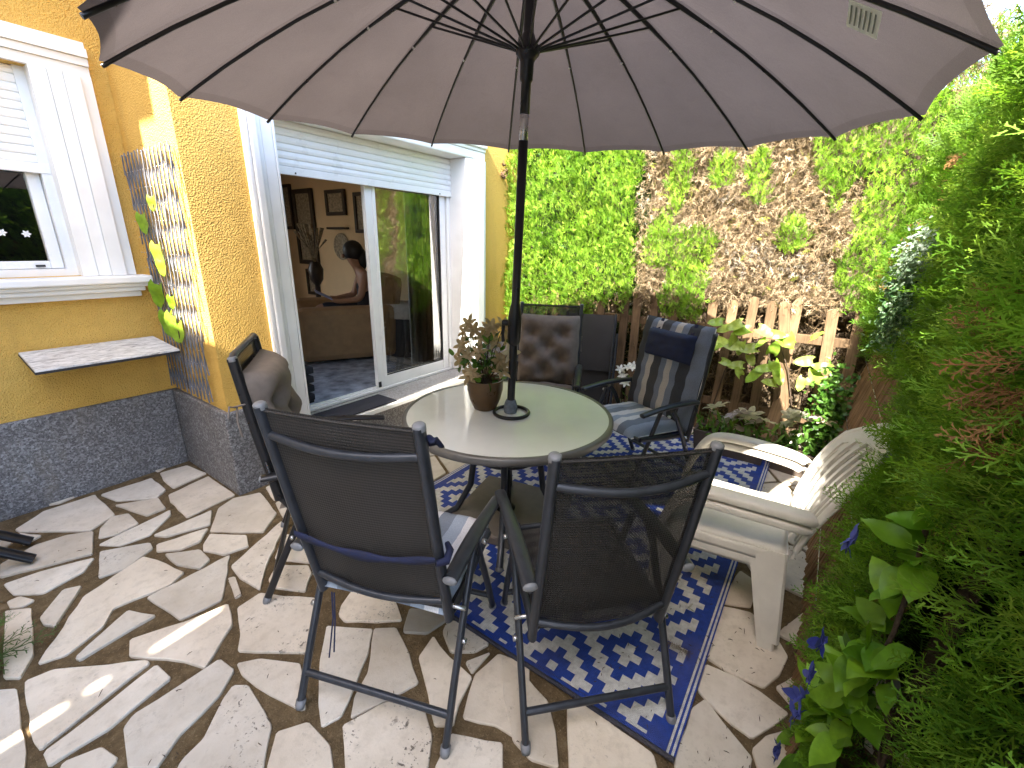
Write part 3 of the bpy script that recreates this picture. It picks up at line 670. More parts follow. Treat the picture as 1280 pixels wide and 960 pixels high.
# furniture and things in the room
def framed(name, y0, y1, z0, z1, label, dark=True, th=0.05):
    o = empty(name, (4.28, (y0 + y1) / 2, z0), 0, label, 'picture', 'pictures on the room wall')
    cx = 4.28; q = (4.28, (y0 + y1) / 2, z0)
    m = MB(); m.bx(4.25, 4.298, y0, y0 + th, z0, z1); m.bx(4.25, 4.298, y1 - th, y1, z0, z1); m.bx(4.25, 4.298, y0 + th, y1 - th, z0, z0 + th); m.bx(4.25, 4.298, y0 + th, y1 - th, z1 - th, z1)
    off(m, q).build('frame', M['dark_wood'], o, bevel=0.006)
    m = MB(); m.bx(4.275, 4.297, y0 + th, y1 - th, z0 + th, z1 - th); off(m, q).build('print', M['art'], o)
    return o
framed('picture', 6.06, 6.54, 1.95, 2.31, 'small square dark framed picture right of the tall one on the tan wall')
framed('picture', 6.90, 7.45, 1.20, 2.36, 'tall narrow dark framed picture between two others on the tan wall', th=0.07)
framed('picture', 7.50, 7.78, 1.75, 2.45, 'dark framed picture partly hidden by the left door jamb')
# armchair, seen from its side
ac = empty('armchair', (3.05, 4.62, 0.318), R(152), 'tan upholstered armchair with rounded arms just inside the open sliding door', 'armchair')
m = MB(); m.bx(-0.45, 0.42, -0.34, 0.34, 0.06, 0.40); m.build('seat', M['tan'], ac, bevel=0.05)
for sgn in (-1, 1):
    m = MB(); m.bx(-0.55, 0.47, sgn * 0.45 - 0.11, sgn * 0.45 + 0.11, 0.03, 0.60); m.build('arm', M['tan'], ac, bevel=0.07)
m = MB(); m.box((-0.52, 0, 0.52), (0.22, 0.70, 0.78), Matrix.Rotation(R(-10), 3, 'Y')); m.build('backrest', M['tan'], ac, bevel=0.07)
# person reading in it
def skin_body(name, joints, edges, parent, mt, lvl=2, root=0):
    me = bpy.data.meshes.new(name); me.from_pydata([j[0] for j in joints], edges, [])
    o = bpy.data.objects.new(name, me); col.objects.link(o)
    if parent is not None: o.parent = parent
    md = o.modifiers.new('skin', 'SKIN')
    sv = me.skin_vertices[0].data
    for i, j in enumerate(joints):
        r_ = j[1]; sv[i].radius = (r_, r_) if not isinstance(r_, tuple) else r_
        sv[i].use_root = (i == root)
    md.use_smooth_shade = True
    ss = o.modifiers.new('sub', 'SUBSURF'); ss.levels = lvl; ss.render_levels = lvl
    me.materials.append(mt)
    return o
pe = empty('person', (3.17, 4.60, 0.69), R(152), 'person with dark hair sitting in the tan armchair reading a blue tablet', 'person')
J = [((-0.22, 0, 0.10), 0.13), ((-0.24, 0, 0.30), 0.12), ((-0.20, 0, 0.50), 0.125), ((-0.14, 0, 0.60), 0.05), ((-0.09, 0, 0.70), 0.075), ((-0.06, 0, 0.80), 0.075),
     ((-0.19, -0.17, 0.52), 0.055), ((-0.10, -0.26, 0.27), 0.04), ((0.12, -0.16, 0.24), 0.03), ((0.20, -0.12, 0.26), 0.025),
     ((-0.19, 0.17, 0.52), 0.055), ((-0.10, 0.24, 0.27), 0.04), ((0.12, 0.14, 0.24), 0.03), ((0.20, 0.10, 0.26), 0.025),
     ((-0.15, -0.10, 0.08), 0.10), ((0.32, -0.12, 0.14), 0.07), ((0.52, -0.10, -0.22), 0.045), ((0.66, -0.10, -0.30), 0.03),
     ((-0.15, 0.10, 0.08), 0.10), ((0.32, 0.12, 0.14), 0.07), ((0.42, 0.12, -0.26), 0.045), ((0.54, 0.12, -0.36), 0.03)]
E_ = [(0, 1), (1, 2), (2, 3), (3, 4), (4, 5), (2, 6), (6, 7), (7, 8), (8, 9), (2, 10), (10, 11), (11, 12), (12, 13), (0, 14), (14, 15), (15, 16), (16, 17), (0, 18), (18, 19), (19, 20), (20, 21)]
skin_body('body', J, E_, pe, M['skin'])
J2 = [(J[i][0], J[i][1] * 1.12) for i in (0, 1, 2, 14, 15, 18, 19)]
skin_body('clothes', J2, [(0, 1), (1, 2), (0, 3), (3, 4), (0, 5), (5, 6)], pe, M['dark_cloth'])
m = MB(); m.sphere((-0.10, 0, 0.79), (0.115, 0.098, 0.12)); m.sphere((-0.19, 0, 0.70), (0.06, 0.085, 0.13)); m.build('hair', M['hair'], pe, True)
m = MB(); m.sphere((0.015, 0, 0.735), (0.018, 0.014, 0.022), 6, 8); m.build('nose', M['skin'], pe, True)
tb = MB(); tb.box((0, 0, 0), (0.20, 0.27, 0.012)); to = tb.build('tablet', M['blue_page'], None, bevel=0.004)
to.matrix_world = Matrix.Translation((3.17, 4.60, 0.69)) @ Matrix.Rotation(R(152), 4, 'Z') @ Matrix.Translation((0.26, 0, 0.30)) @ Matrix.Rotation(R(-28), 4, 'Y')
tag(to, 'open blue tablet held in the lap of the reading person', 'tablet')
# draped side table behind the right pane
st = empty('side_table', (3.55, 4.0, 0.318), 0, 'low side table under a dark cloth with white lace behind the door pane', 'side table')
m = MB(); m.lathe([(0.0, 0.58), (0.28, 0.58), (0.30, 0.56), (0.33, 0.02)], (0, 0, 0), 28); m.build('cloth', M['dark_cloth'], st, True)
m = MB(); m.lathe([(0.0, 0.587), (0.29, 0.587), (0.315, 0.56), (0.32, 0.45)], (0, 0, 0), 28); m.build('lace', M['curtain'], st, True)
# dark shelf unit, flower vase
bk = empty('magazine_rack', (1.76, 3.44, 0.318), 0, 'black magazine rack on the room carpet beside the left door jamb', 'rack')
m = MB()
for k in range(4): m.bx(-0.11 - 0.004 * k, 0.11 + 0.004 * k, -0.16, 0.16, 0.02 + 0.075 * k, 0.075 + 0.075 * k)
m.build('tray', M['dark_cloth'], bk, bevel=0.01)
m = MB(); m.bx(-0.1, 0.1, -0.15, 0.15, 0.0, 0.019); m.build('foot', M['frame_black'], bk)
vs = empty('vase', (3.62, 5.95, 0.318), 0, 'tall dark plant stand with dried flowers in the corner of the room', 'plant stand')
m = MB(); m.lathe([(0.0, 0), (0.12, 0), (0.04, 0.06), (0.035, 0.66), (0.09, 0.74), (0.105, 0.88), (0.06, 0.98)], (0, 0, 0), 18); m.build('stand', M['dark_wood'], vs, True)
m = MB()
for k in range(26):
    a = k * 2.4; r_ = 0.05 + 0.012 * (k % 9); m.tube([(0, 0, 0.95), (math.cos(a) * r_ * 0.6, math.sin(a) * r_ * 0.6, 1.15), (math.cos(a) * r_ * 1.6, math.sin(a) * r_ * 1.6, 1.28 + 0.05 * (k % 5))], [0.004, 0.004, 0.016], 6)
m.build('dried_flowers', M['art'], vs, True)
pq = empty('wall_plaque', (4.28, 6.25, 1.25), 0, 'oval plaque hanging under the small square picture in the room', 'plaque')
m = MB(); m.lathe([(0.0, 0.015), (0.13, 0.012), (0.17, 0.0), (0.19, 0.015), (0.20, 0.0)], (0, 0, 0.25), 28, (-1, 0, 0)); m.build('board', M['art'], pq, True)
m = MB(); m.bx(-0.09, 0.0, -0.22, 0.22, 0.50, 0.53); m.build('ledge', M['dark_wood'], pq)
framed('picture', 6.98, 7.30, 0.70, 1.12, 'small dark framed picture low on the tan wall under the tall one')
framed('picture', 5.45, 5.85, 1.70, 2.25, 'dark framed picture nearest the door stile on the tan wall')
ft = empty('footstool', (2.35, 5.0, 0.318), R(20), 'dark padded footstool on the room carpet in front of the tan armchair', 'footstool')
m = MB(); m.bx(-0.28, 0.28, -0.22, 0.22, 0.16, 0.42); m.build('pad', M['dark_cloth'], ft, bevel=0.06)
for sx in (-1, 1):
    for sy in (-1, 1):
        m = MB(); m.bx(sx * 0.22 - 0.02, sx * 0.22 + 0.02, sy * 0.17 - 0.02, sy * 0.17 + 0.02, 0, 0.16); m.build('leg', M['dark_wood'], ft)

# ------------------------------------------------------------------ unseen wall behind the viewer, added to shade the floor; slit casts sun streaks
blk = empty('shadow_wall', (-2.75, 0.5, 0), 0, 'tall cream wall added out of view to shade the patio', 'wall')
m = MB(); m.bx(-0.12, 0.12, -3.2, -0.55, -0.05, 5.45); m.bx(-0.12, 0.12, -0.549, 1.187, -0.05, 5.35); m.bx(-0.12, 0.12, 1.235, 1.9, -0.05, 5.35); m.bx(-0.12, 0.12, 1.901, 2.08, -0.05, 6.7); m.bx(-0.12, 0.12, 2.081, 3.3, -0.05, 4.85)  # segment heights set by the shadow each one throws
for z0_, z1_ in ((-0.05, 2.50), (2.63, 2.70), (2.90, 2.95), (3.02, 3.16), (3.44, 5.35)): m.bx(-0.012, 0.012, 1.1872, 1.2348, z0_, z1_)  # bars break the slit into separate sun patches on the paving
m.build('panel', M['cream_blocker'], blk)

# ------------------------------------------------------------------ foliage templates
def spray_tpl(nb=9, sub=3, wid=0.035, seed=1):
    r = random.Random(seed); V = []; F = []
    def strip(a, b, w0, w1):
        a = np.array(a); b = np.array(b); d = b - a; d /= np.linalg.norm(d)
        q = np.cross(d, (0, 0, 1)); q /= np.linalg.norm(q); o = len(V)
        V.extend([a - q * w0, a + q * w0, b + q * w1, b - q * w1]); F.append((o, o + 1, o + 2, o + 3))
    strip((0, 0, 0), (0.55, 0, 0.0), wid * 0.55, wid * 0.5); strip((0.55, 0, 0), (1.0, 0.02, -0.05), wid * 0.5, wid * 0.25)
    for i in range(nb):
        t = 0.12 + 0.80 * i / (nb - 1); s = 1 if i % 2 else -1
        L = 0.46 * (1 - t * 0.78) * r.uniform(0.8, 1.15); a = R(42 + r.uniform(-8, 8))
        p = np.array((t, 0, 0)); d = np.array((math.cos(a), s * math.sin(a), r.uniform(-0.12, 0.18)))
        e = p + d * L
        strip(p, e, wid * 0.5, wid * 0.22)
        for j in range(sub):
            u = 0.3 + 0.55 * j / max(1, sub - 1); s2 = 1 if j % 2 else -1
            a2 = a * s + s2 * R(38)
            q = p + d * L * u; l2 = L * 0.42 * (1 - 0.4 * u)
            strip(q, q + np.array((math.cos(a2), math.sin(a2), r.uniform(-0.15, 0.15))) * l2, wid * 0.42, wid * 0.2)
    return np.array(V), np.array(F)
SPR = [spray_tpl(10, 3, 0.026, s) for s in (1, 2, 3)]
SPR_S = [spray_tpl(6, 2, 0.06, s) for s in (4, 5)]
TWIG = [spray_tpl(5, 2, 0.045, s) for s in (6, 7)]
def leaf_tpl(kind='ovate', droop=0.25, fold=0.18, n=6):
    V = []; F = []
    for i in range(n + 1):
        t = i / n
        if kind == 'ovate': w = 0.30 * math.sin(math.pi * t ** 0.75) ** 0.9 + 0.004
        elif kind == 'heart': w = 0.575 * (1 - t) ** 0.62 * (t + 0.08) ** 0.35 + 0.003
        elif kind == 'petal': w = 0.21 * math.sin(math.pi * t ** 1.1) ** 0.8 + 0.01
        else: w = 0.12 * math.sin(math.pi * t ** 0.8) + 0.004
        if t == 1: w = 0.004
        z = -droop * t * t + 0.04 * math.sin(t * 9)
        x = t if kind != 'heart' else t - 0.17 * math.exp(-(t / 0.2) ** 2)
        V += [(x, w, z + fold * w), (t, w * 0.5, z + fold * w * 0.35), (t, 0, z), (t, -w * 0.5, z + fold * w * 0.35), (x, -w, z + fold * w)]
    for i in range(n):
        for k in range(4): F.append((i * 5 + k, (i + 1) * 5 + k, (i + 1) * 5 + k + 1, i * 5 + k + 1))
    return np.array(V), np.array(F)
OV = leaf_tpl('ovate'); HE = leaf_tpl('heart', 0.18, 0.22, 9); PE = leaf_tpl('petal', 0.3, 0.3); LA = leaf_tpl('lance', 0.3, 0.1)
def rv(n, s=1.0): return rng.normal(size=(n, 3)) * s
def tints(n, a, b, var=0.18):
    t = rng.random((n, 1)); c = np.array(a) * (1 - t) + np.array(b) * t
    return np.clip(c * (1 + rng.normal(size=(n, 1)) * var), 0.002, 1)
def vnoise(x, y, s, seed=0.0):
    return np.array([mnoise.noise(Vector((a * s, b * s, seed))) for a, b in zip(x, y)])

# ------------------------------------------------------------------ the hedge at the end of the patio: green with a large dead patch
GREEN = [(1.212, 2.14, .10, .30), (1.322, 1.66, .16, .22), (1.10, 1.56, .26, .22), (1.02, 1.30, .18, .30), (1.05, 1.12, .2, .15), (0.872, 2.19, .10, .13), (0.601, 2.16, .08, .14), (0.56, 2.0, .07, .08),
         (0.313, 1.70, .10, .14), (0.069, 2.25, .22, .25), (-0.25, 1.95, .2, .7), (-0.33, 1.4, .22, .6), (-0.1, 1.45, .10, .15), (0.95, 1.05, .15, .12)]
def greenness(y, z):
    g_ = 1 / (1 + np.exp(-(y - 1.50) / 0.05))
    for cy_, cz, ry, rz in GREEN:
        d = np.sqrt(((y - cy_) / ry) ** 2 + ((z - cz) / rz) ** 2)
        g_ = np.maximum(g_, 1 / (1 + np.exp((d - 1.0) / 0.12)))
    n = vnoise(y, z, 5.5, 3.3)
    g_ = g_ + n * 0.55
    br = 1 / (1 + np.exp((np.sqrt(((y - 1.47) / .07) ** 2 + ((z - 1.9) / .45) ** 2) - 1.0) / 0.15))
    return g_ - 0.75 * br
def zlow(y): return np.where(y > 1.86, 0.80 + 0.1 * np.sin(y * 9), np.where(y > 1.2, 1.08 + 0.08 * np.sin(y * 31), np.where(y > 0.85, 0.98, 1.16)))
HX = 4.16
he = empty('conifer_hedge', (4.45, 1.4, 0), 0, 'tall clipped conifer hedge above the picket fence with a large dead brown patch', 'hedge')
HO = np.array((4.45, 1.4, 0))
n = 17000
y = rng.uniform(-0.6, 3.45, n); z = rng.uniform(0.7, 3.0, n)
k = z > zlow(y) + rng.normal(size=n) * 0.03; y, z = y[k], z[k]
gr = greenness(y, z)
bul = vnoise(y, z, 2.6, 1.0) * 0.11 + vnoise(y, z, 7.0, 7.0) * 0.085
lowl = np.clip((1.35 - z) / 0.4, 0, 1) * 0.10
leftb = np.clip((y - 2.3) / 0.8, 0, 1) * 0.10
xs = HX - 0.06 - bul - lowl - leftb + rng.uniform(-0.02, 0.10, len(y))
isg = (gr > 0.45) & (rng.random(len(y)) > 0.06)
P = np.stack([xs, y, z], 1)
L = []
for s in range(2):
    sel = np.where(isg & (np.arange(len(y)) % 2 == s))[0]; kk = len(sel)
    D = np.array((-0.55, 0, 0.55)) + rv(kk, 0.42); N = rv(kk) + np.array((-1.0, 0, 0.4))
    C = tints(kk, (0.11, 0.25, 0.016), (0.24, 0.41, 0.035), 0.16)
    drk = rng.random(kk) < 0.2; C[drk] *= np.array((0.45, 0.55, 0.6))
    L.append(scatter(*SPR_S[s], P[sel] - HO, D, N, rng.uniform(0.05, 0.095, kk), C))
# extra finer layer of green tips
ny = rng.uniform(-0.6, 3.45, 36000); nz = rng.uniform(0.7, 3.0, 36000)
k = nz > zlow(ny); ny, nz = ny[k], nz[k]; gg = greenness(ny, nz) > 0.5; ny, nz = ny[gg], nz[gg]; kk = len(ny)
nb = vnoise(ny, nz, 2.6, 1.0) * 0.11 + vnoise(ny, nz, 7.0, 7.0) * 0.085 + np.clip((1.35 - nz) / 0.4, 0, 1) * 0.10 + np.clip((ny - 2.3) / 0.8, 0, 1) * 0.10
P2 = np.stack([HX - 0.085 - nb + rng.uniform(-0.015, 0.03, kk), ny, nz], 1)
C2 = tints(kk, (0.17, 0.32, 0.024), (0.36, 0.50, 0.075), 0.15)
vn = vnoise(ny, nz, 3.0, 21.0)[:, None] * 0.5 + vnoise(ny, nz, 11.0, 5.0)[:, None] * 0.4
C2 = np.clip(C2 * (1 + vn * np.array((1.1, 0.75, 1.2))), 0.01, 0.8)
L.append(scatter(*SPR_S[0], P2 - HO, np.array((-0.45, 0, 0.7)) + rv(kk, 0.35), rv(kk) + np.array((-1, 0, 0)), rng.uniform(0.030, 0.058, kk), C2))
quads('crown', *join_sc(L)[:2], M['conifer'], join_sc(L)[2], he)
sel = np.where(~isg)[0]; kk = len(sel)
L = []
for s in range(2):
    ss = sel[s::2]; kk = len(ss)
    D = np.array((-0.4, 0, -0.25)) + rv(kk, 0.6); N = rv(kk)
    C = tints(kk, (0.17, 0.11, 0.058), (0.40, 0.31, 0.21), 0.24)
    wh = vnoise(y[ss], z[ss], 3.0, 9.0) > 0.26; C[wh] = tints(int(wh.sum()), (0.26, 0.23, 0.205), (0.42, 0.38, 0.34), 0.2)
    L.append(scatter(*SPR_S[s], P[ss] - HO + np.array((0.05, 0, 0)), D, N, rng.uniform(0.03, 0.07, kk), C))
ny = rng.uniform(-0.6, 1.7, 16000); nz = rng.uniform(0.95, 3.0, 16000); k = (nz > zlow(ny)) & (greenness(ny, nz) < 0.5); ny, nz = ny[k], nz[k]; kk = len(ny)
nb = vnoise(ny, nz, 2.6, 1.0) * 0.11 + vnoise(ny, nz, 7.0, 7.0) * 0.085
L.append(scatter(*TWIG[1], np.stack([HX - 0.04 - nb + rng.uniform(-0.02, 0.04, kk), ny, nz], 1) - HO, np.array((-0.35, 0, -0.35)) + rv(kk, 0.6), rv(kk), rng.uniform(0.035, 0.085, kk), tints(kk, (0.15, 0.10, 0.055), (0.36, 0.275, 0.19), 0.28)))
# sparse olive tufts inside the dead patch
tsel = sel[rng.random(len(sel)) < 0.05]; kk = len(tsel)
L.append(scatter(*SPR_S[0], P[tsel] - HO - np.array((0.02, 0, 0)), np.array((-0.5, 0, 0.5)) + rv(kk, 0.4), rv(kk), rng.uniform(0.05, 0.09, kk), tints(kk, (0.16, 0.17, 0.03), (0.24, 0.28, 0.05))))
nn = 2600; ty = rng.uniform(-0.9, 3.3, nn); tx = rng.uniform(4.1, 4.9, nn)
TOP = scatter(*SPR_S[1], np.stack([tx, ty, 2.62 + rng.uniform(0, 0.22, nn)], 1) - HO, np.array((-0.3, 0, 0.8)) + rv(nn, 0.4), rv(nn), rng.uniform(0.08, 0.14, nn), tints(nn, (0.12, 0.25, 0.02), (0.25, 0.38, 0.05)))
quads('crown_top', TOP[0], TOP[1], M['conifer'], TOP[2], he)
J3 = join_sc(L); quads('dead_foliage', J3[0], J3[1], M['dead'], J3[2], he)
# twiggy inside below the crown, behind the pickets
ny = rng.uniform(-0.5, 3.0, 1500); nz = rng.uniform(0.05, 1.25, 1500); kk = 1500
P2 = np.stack([rng.uniform(4.20, 4.34, kk), ny, nz], 1)
tw = scatter(*TWIG[0], P2 - HO, np.array((-0.3, 0, 0.2)) + rv(kk, 0.7), rv(kk), rng.uniform(0.10, 0.22, kk), tints(kk, (0.07, 0.045, 0.028), (0.24, 0.17, 0.10), 0.3))
quads('bare_twigs', tw[0], tw[1], M['dead'], tw[2], he)
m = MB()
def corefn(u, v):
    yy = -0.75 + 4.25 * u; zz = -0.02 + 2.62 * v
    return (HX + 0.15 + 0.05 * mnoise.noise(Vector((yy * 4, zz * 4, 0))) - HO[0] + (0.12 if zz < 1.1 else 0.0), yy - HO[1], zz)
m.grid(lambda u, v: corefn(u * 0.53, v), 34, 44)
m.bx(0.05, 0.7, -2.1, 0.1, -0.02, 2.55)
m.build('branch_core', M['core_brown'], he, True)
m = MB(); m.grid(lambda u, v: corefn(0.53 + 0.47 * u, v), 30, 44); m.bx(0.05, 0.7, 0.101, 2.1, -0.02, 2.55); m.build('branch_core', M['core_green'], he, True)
m = MB()
for k in range(9):
    yy = -1.9 + k * 0.46; m.tube([(-0.02, yy, -0.02), (-0.05, yy + 0.04, 0.7), (-0.02, yy - 0.02, 1.5), (0.02, yy, 2.5)], [0.035, 0.03, 0.022, 0.01], 8)
m.build('trunks', M['bark'], he, True)

# ------------------------------------------------------------------ picket fence
fe = empty('picket_fence', (4.1, 1.2, 0), 0, 'weathered brown picket fence with pointed tops under the hedge', 'fence')
rails = MB()
for zc in (0.28, 0.93): rails.bx(0.014, 0.05, -1.42, 1.7, zc - 0.035, zc + 0.035)
rails.build('rail', M['picket'], fe, bevel=0.004)
PK = [(2.86, 0), (2.73, 0), (2.60, -0.004), (2.47, 0.01), (2.34, 0), (2.2, 0), (2.06, 0.01), (1.93, 0), (1.785, -0.02), (1.565, -0.005), (1.435, -0.012), (1.283, -0.012), (1.10, -0.005), (0.955, 0), (0.80, 0.01),
      (0.645, 0.012), (0.492, 0.01), (0.333, -0.012), (0.174, -0.004), (0.06, -0.17), (-0.125, -0.06), (-0.25, -0.02)]
for i, (yy, lean) in enumerate(PK):
    hgt = rs.uniform(1.19, 1.25) if yy < 1.6 else rs.uniform(1.0, 1.22)
    a = MB(); ww = rs.uniform(0.034, 0.041)
    prof = [(-ww, 0.0), (ww, 0.0), (ww, hgt - 0.035), (ww * 0.45, hgt - 0.005), (-ww * 0.45, hgt - 0.005), (-ww, hgt - 0.035)]
    V = [(x_, py, pz) for x_ in (0.0, -0.018) for py, pz in prof]
    a.add(V, [(0, 1, 2, 3, 4, 5), (11, 10, 9, 8, 7, 6)] + [(q, (q + 1) % 6 + 0, (q + 1) % 6 + 6, q + 6)[::-1] for q in range(6)])
    o = a.build('picket', M['picket'], fe, bevel=0.003)
    o.location = (0.013 if abs(lean) < 0.05 else -0.007 - 0.004 * (i % 2), yy - 1.2, -0.01); o.rotation_euler = (lean, rs.uniform(-0.02, 0.02), 0)
lb = MB()
prof = [(-0.045, 0), (0.045, 0), (0.045, 0.40), (0.0, 0.46), (-0.045, 0.40)]
lb.add([(x_, py, pz) for x_ in (0, -0.02) for py, pz in prof], [(0, 1, 2, 3, 4), (9, 8, 7, 6, 5)] + [(q, (q + 1) % 5, (q + 1) % 5 + 5, q + 5)[::-1] for q in range(5)])
lo = lb.build('loose_board', M['picket'], None, bevel=0.003); lo.location = (3.98, 0.20, 0.0); lo.rotation_euler = (R(6), R(9), 0)
tag(lo, 'short loose plank leaning on the fence between the two flower troughs', 'plank')

# ------------------------------------------------------------------ reed screen and hedge along the right side
rd = empty('reed_screen', (2.7, -0.185, 0), 0, 'brown reed screen standing behind the white plastic chairs', 'screen')
m = MB()
xx = -1.32
while xx < 1.45:
    t = rs.uniform(-0.012, 0.012); h = 1.12 + rs.uniform(-0.05, 0.06); r_ = rs.uniform(0.0045, 0.0095)
    m.tube([(xx, rs.uniform(-0.008, 0.008), 0), (xx + t, rs.uniform(-0.006, 0.006), h * 0.5), (xx + 1.6 * t, 0, h)], [r_, r_, r_ * 0.8], 6)
    xx += rs.uniform(0.012, 0.021)
m.build('canes', M['reed'], rd, True)
m = MB()
for zc in (0.18, 0.5, 0.82, 1.05): m.tube([(-1.33, 0.013, zc), (0, 0.014, zc + 0.006), (1.46, 0.013, zc)], 0.0022, 6)
m.build('binding_wire', M['steel'], rd, True)

rd.rotation_euler = (R(11), 0, 0)
hr = empty('conifer_hedge', (1.6, -0.6, 0), 0, 'feathery green conifer hedge with brown dead tips filling the right side of the patio', 'hedge')
HR = np.array((1.6, -0.6, 0))
def hys(x, z):
    b = vnoise(x, z, 2.4, 5.0) * 0.05 + vnoise(x, z, 6.0, 2.0) * 0.025
    yb = -0.24 + 0.05 * np.sin(np.clip(z, 0, 2.4) / 2.4 * math.pi) + b
    yb = yb - 0.10 * np.exp(-((x - 1.12) / 0.14) ** 2 - ((z - 0.6) / 0.5) ** 4)
    yb = yb - np.clip(z - 1.2, 0, 2) * (0.06 + 0.11 * np.clip((x - 1.6) / 0.5, 0, 1)) - 0.085 + 0.05 * np.exp(-((x - 1.5) / 0.26) ** 4) * np.clip((0.95 - z) / 0.3, 0, 1) - 0.03 * np.clip((z - 0.7) / 0.3, 0, 1) * np.clip((1.5 - z) / 0.3, 0, 1) - 0.06 * np.clip((1.05 - x) / 0.15, 0, 1) * np.clip((1.25 - z) / 0.2, 0, 1)
    yb = yb - np.clip((x - 1.72) / 0.25, 0, 1) * np.clip((2.9 - x) / 0.5, 0, 1) * np.clip((1.45 - z) / 0.35, 0, 1) * 0.09
    return yb
def hmask(x, z):
    zl = np.where(x < 1.62, 0.08, np.where(x < 2.35, 0.08 + (x - 1.62) * 1.2, np.where(x < 2.72, 1.14, 1.02)))
    return z > zl
def rsamp(nn, x0, x1):
    x = rng.uniform(x0, x1, nn); z = rng.uniform(0.05, 2.42, nn); k = hmask(x, z + rng.normal(size=nn) * 0.04); return x[k], z[k]
L = []
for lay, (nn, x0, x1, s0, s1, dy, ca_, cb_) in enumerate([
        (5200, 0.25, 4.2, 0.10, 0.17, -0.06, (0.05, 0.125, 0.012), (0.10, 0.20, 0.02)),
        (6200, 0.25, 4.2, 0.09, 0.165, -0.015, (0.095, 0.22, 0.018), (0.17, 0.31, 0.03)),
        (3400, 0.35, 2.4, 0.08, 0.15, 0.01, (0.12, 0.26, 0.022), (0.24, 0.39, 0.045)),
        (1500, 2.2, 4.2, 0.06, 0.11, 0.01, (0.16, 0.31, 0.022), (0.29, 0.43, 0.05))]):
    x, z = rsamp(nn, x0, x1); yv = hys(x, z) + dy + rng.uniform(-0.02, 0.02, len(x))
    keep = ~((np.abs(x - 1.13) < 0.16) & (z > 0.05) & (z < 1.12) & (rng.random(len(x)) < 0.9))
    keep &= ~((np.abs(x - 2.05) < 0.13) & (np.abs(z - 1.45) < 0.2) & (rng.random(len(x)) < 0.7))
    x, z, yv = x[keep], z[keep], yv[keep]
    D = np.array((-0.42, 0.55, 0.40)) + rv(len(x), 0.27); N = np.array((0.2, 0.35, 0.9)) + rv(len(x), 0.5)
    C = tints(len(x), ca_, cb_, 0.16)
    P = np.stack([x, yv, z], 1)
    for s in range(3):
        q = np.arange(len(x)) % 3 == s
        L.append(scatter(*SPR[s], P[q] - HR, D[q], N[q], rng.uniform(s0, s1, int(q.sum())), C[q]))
nn = 700; x = rng.uniform(0.75, 2.6, nn); z = rng.uniform(0.9, 2.0, nn); k = hmask(x, z) & ~((np.abs(x - 2.05) < 0.15) & (np.abs(z - 1.45) < 0.22)) & ~((x > 1.5) & (z < 1.25)); x, z = x[k], z[k]
L.append(scatter(*SPR[1], np.stack([x, hys(x, z) + 0.03, z], 1) - HR, np.array((-0.5, 0.6, 0.55)) + rv(len(x), 0.2), np.array((0.3, 0.3, 0.9)) + rv(len(x), 0.4), rng.uniform(0.07, 0.13, len(x)), tints(len(x), (0.20, 0.36, 0.03), (0.36, 0.50, 0.08), 0.1)))
# top of the hedge
nn = 5200
x = rng.uniform(0.3, 4.2, nn); yv = rng.uniform(-1.05, -0.40, nn); z = 2.22 + rng.uniform(-0.2, 0.14, nn) + vnoise(x, yv, 2.0, 4.0) * 0.08
L.append(scatter(*SPR[0], np.stack([x, yv, z], 1) - HR, np.array((-0.2, 0.2, 0.8)) + rv(nn, 0.4), rv(nn), rng.uniform(0.10, 0.18, nn), tints(nn, (0.09, 0.19, 0.02), (0.18, 0.30, 0.035))))
J3 = join_sc(L); quads('crown', J3[0], J3[1], M['conifer'], J3[2], hr)
L = []
for cx, cz, ry, rz, nn in ((1.02, 1.49, 0.035, 0.05, 16), (0.83, 1.43, 0.03, 0.05, 18), (0.78, 1.36, 0.04, 0.03, 10), (1.62, 0.45, 0.08, 0.1, 5), (2.9, 1.75, 0.10, 0.14, 60), (3.3, 1.55, 0.09, 0.12, 50), (2.45, 1.72, 0.06, 0.08, 26), (3.0, 2.0, 0.12, 0.08, 40)):
    x = cx + rng.normal(size=nn) * ry; z = cz + rng.normal(size=nn) * rz
    P = np.stack([x, hys(x, z) + 0.035, z], 1)
    L.append(scatter(*SPR[1], P - HR, np.array((-0.3, 0.5, -0.15)) + rv(nn, 0.4), rv(nn), rng.uniform(0.05, 0.10, nn), tints(nn, (0.15, 0.065, 0.025), (0.30, 0.16, 0.07), 0.2)))
J3 = join_sc(L); quads('dead_tips', J3[0], J3[1], M['dead'], J3[2], hr)
m = MB()
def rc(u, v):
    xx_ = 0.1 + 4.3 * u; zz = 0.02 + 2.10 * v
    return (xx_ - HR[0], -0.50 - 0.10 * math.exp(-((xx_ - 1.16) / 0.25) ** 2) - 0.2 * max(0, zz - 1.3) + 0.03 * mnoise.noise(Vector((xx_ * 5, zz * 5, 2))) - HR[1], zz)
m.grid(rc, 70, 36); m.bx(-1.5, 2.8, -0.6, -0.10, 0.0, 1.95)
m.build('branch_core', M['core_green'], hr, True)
m = MB()
for k in range(8):
    xx_ = -1.1 + k * 0.42; m.tube([(xx_, 0.22, -0.02), (xx_ + 0.02, 0.20, 0.5), (xx_, 0.15, 1.4)], [0.03, 0.026, 0.012], 8)
for k in range(14):
    xx_ = -0.75 + k * 0.06; a = rs.uniform(-0.2, 0.2); m.tube([(xx_, 0.24, rs.uniform(0.05, 0.4)), (xx_ + a, 0.30, rs.uniform(0.3, 0.7))], [0.009, 0.004], 6)
m.build('trunks', M['bark'], hr, True)

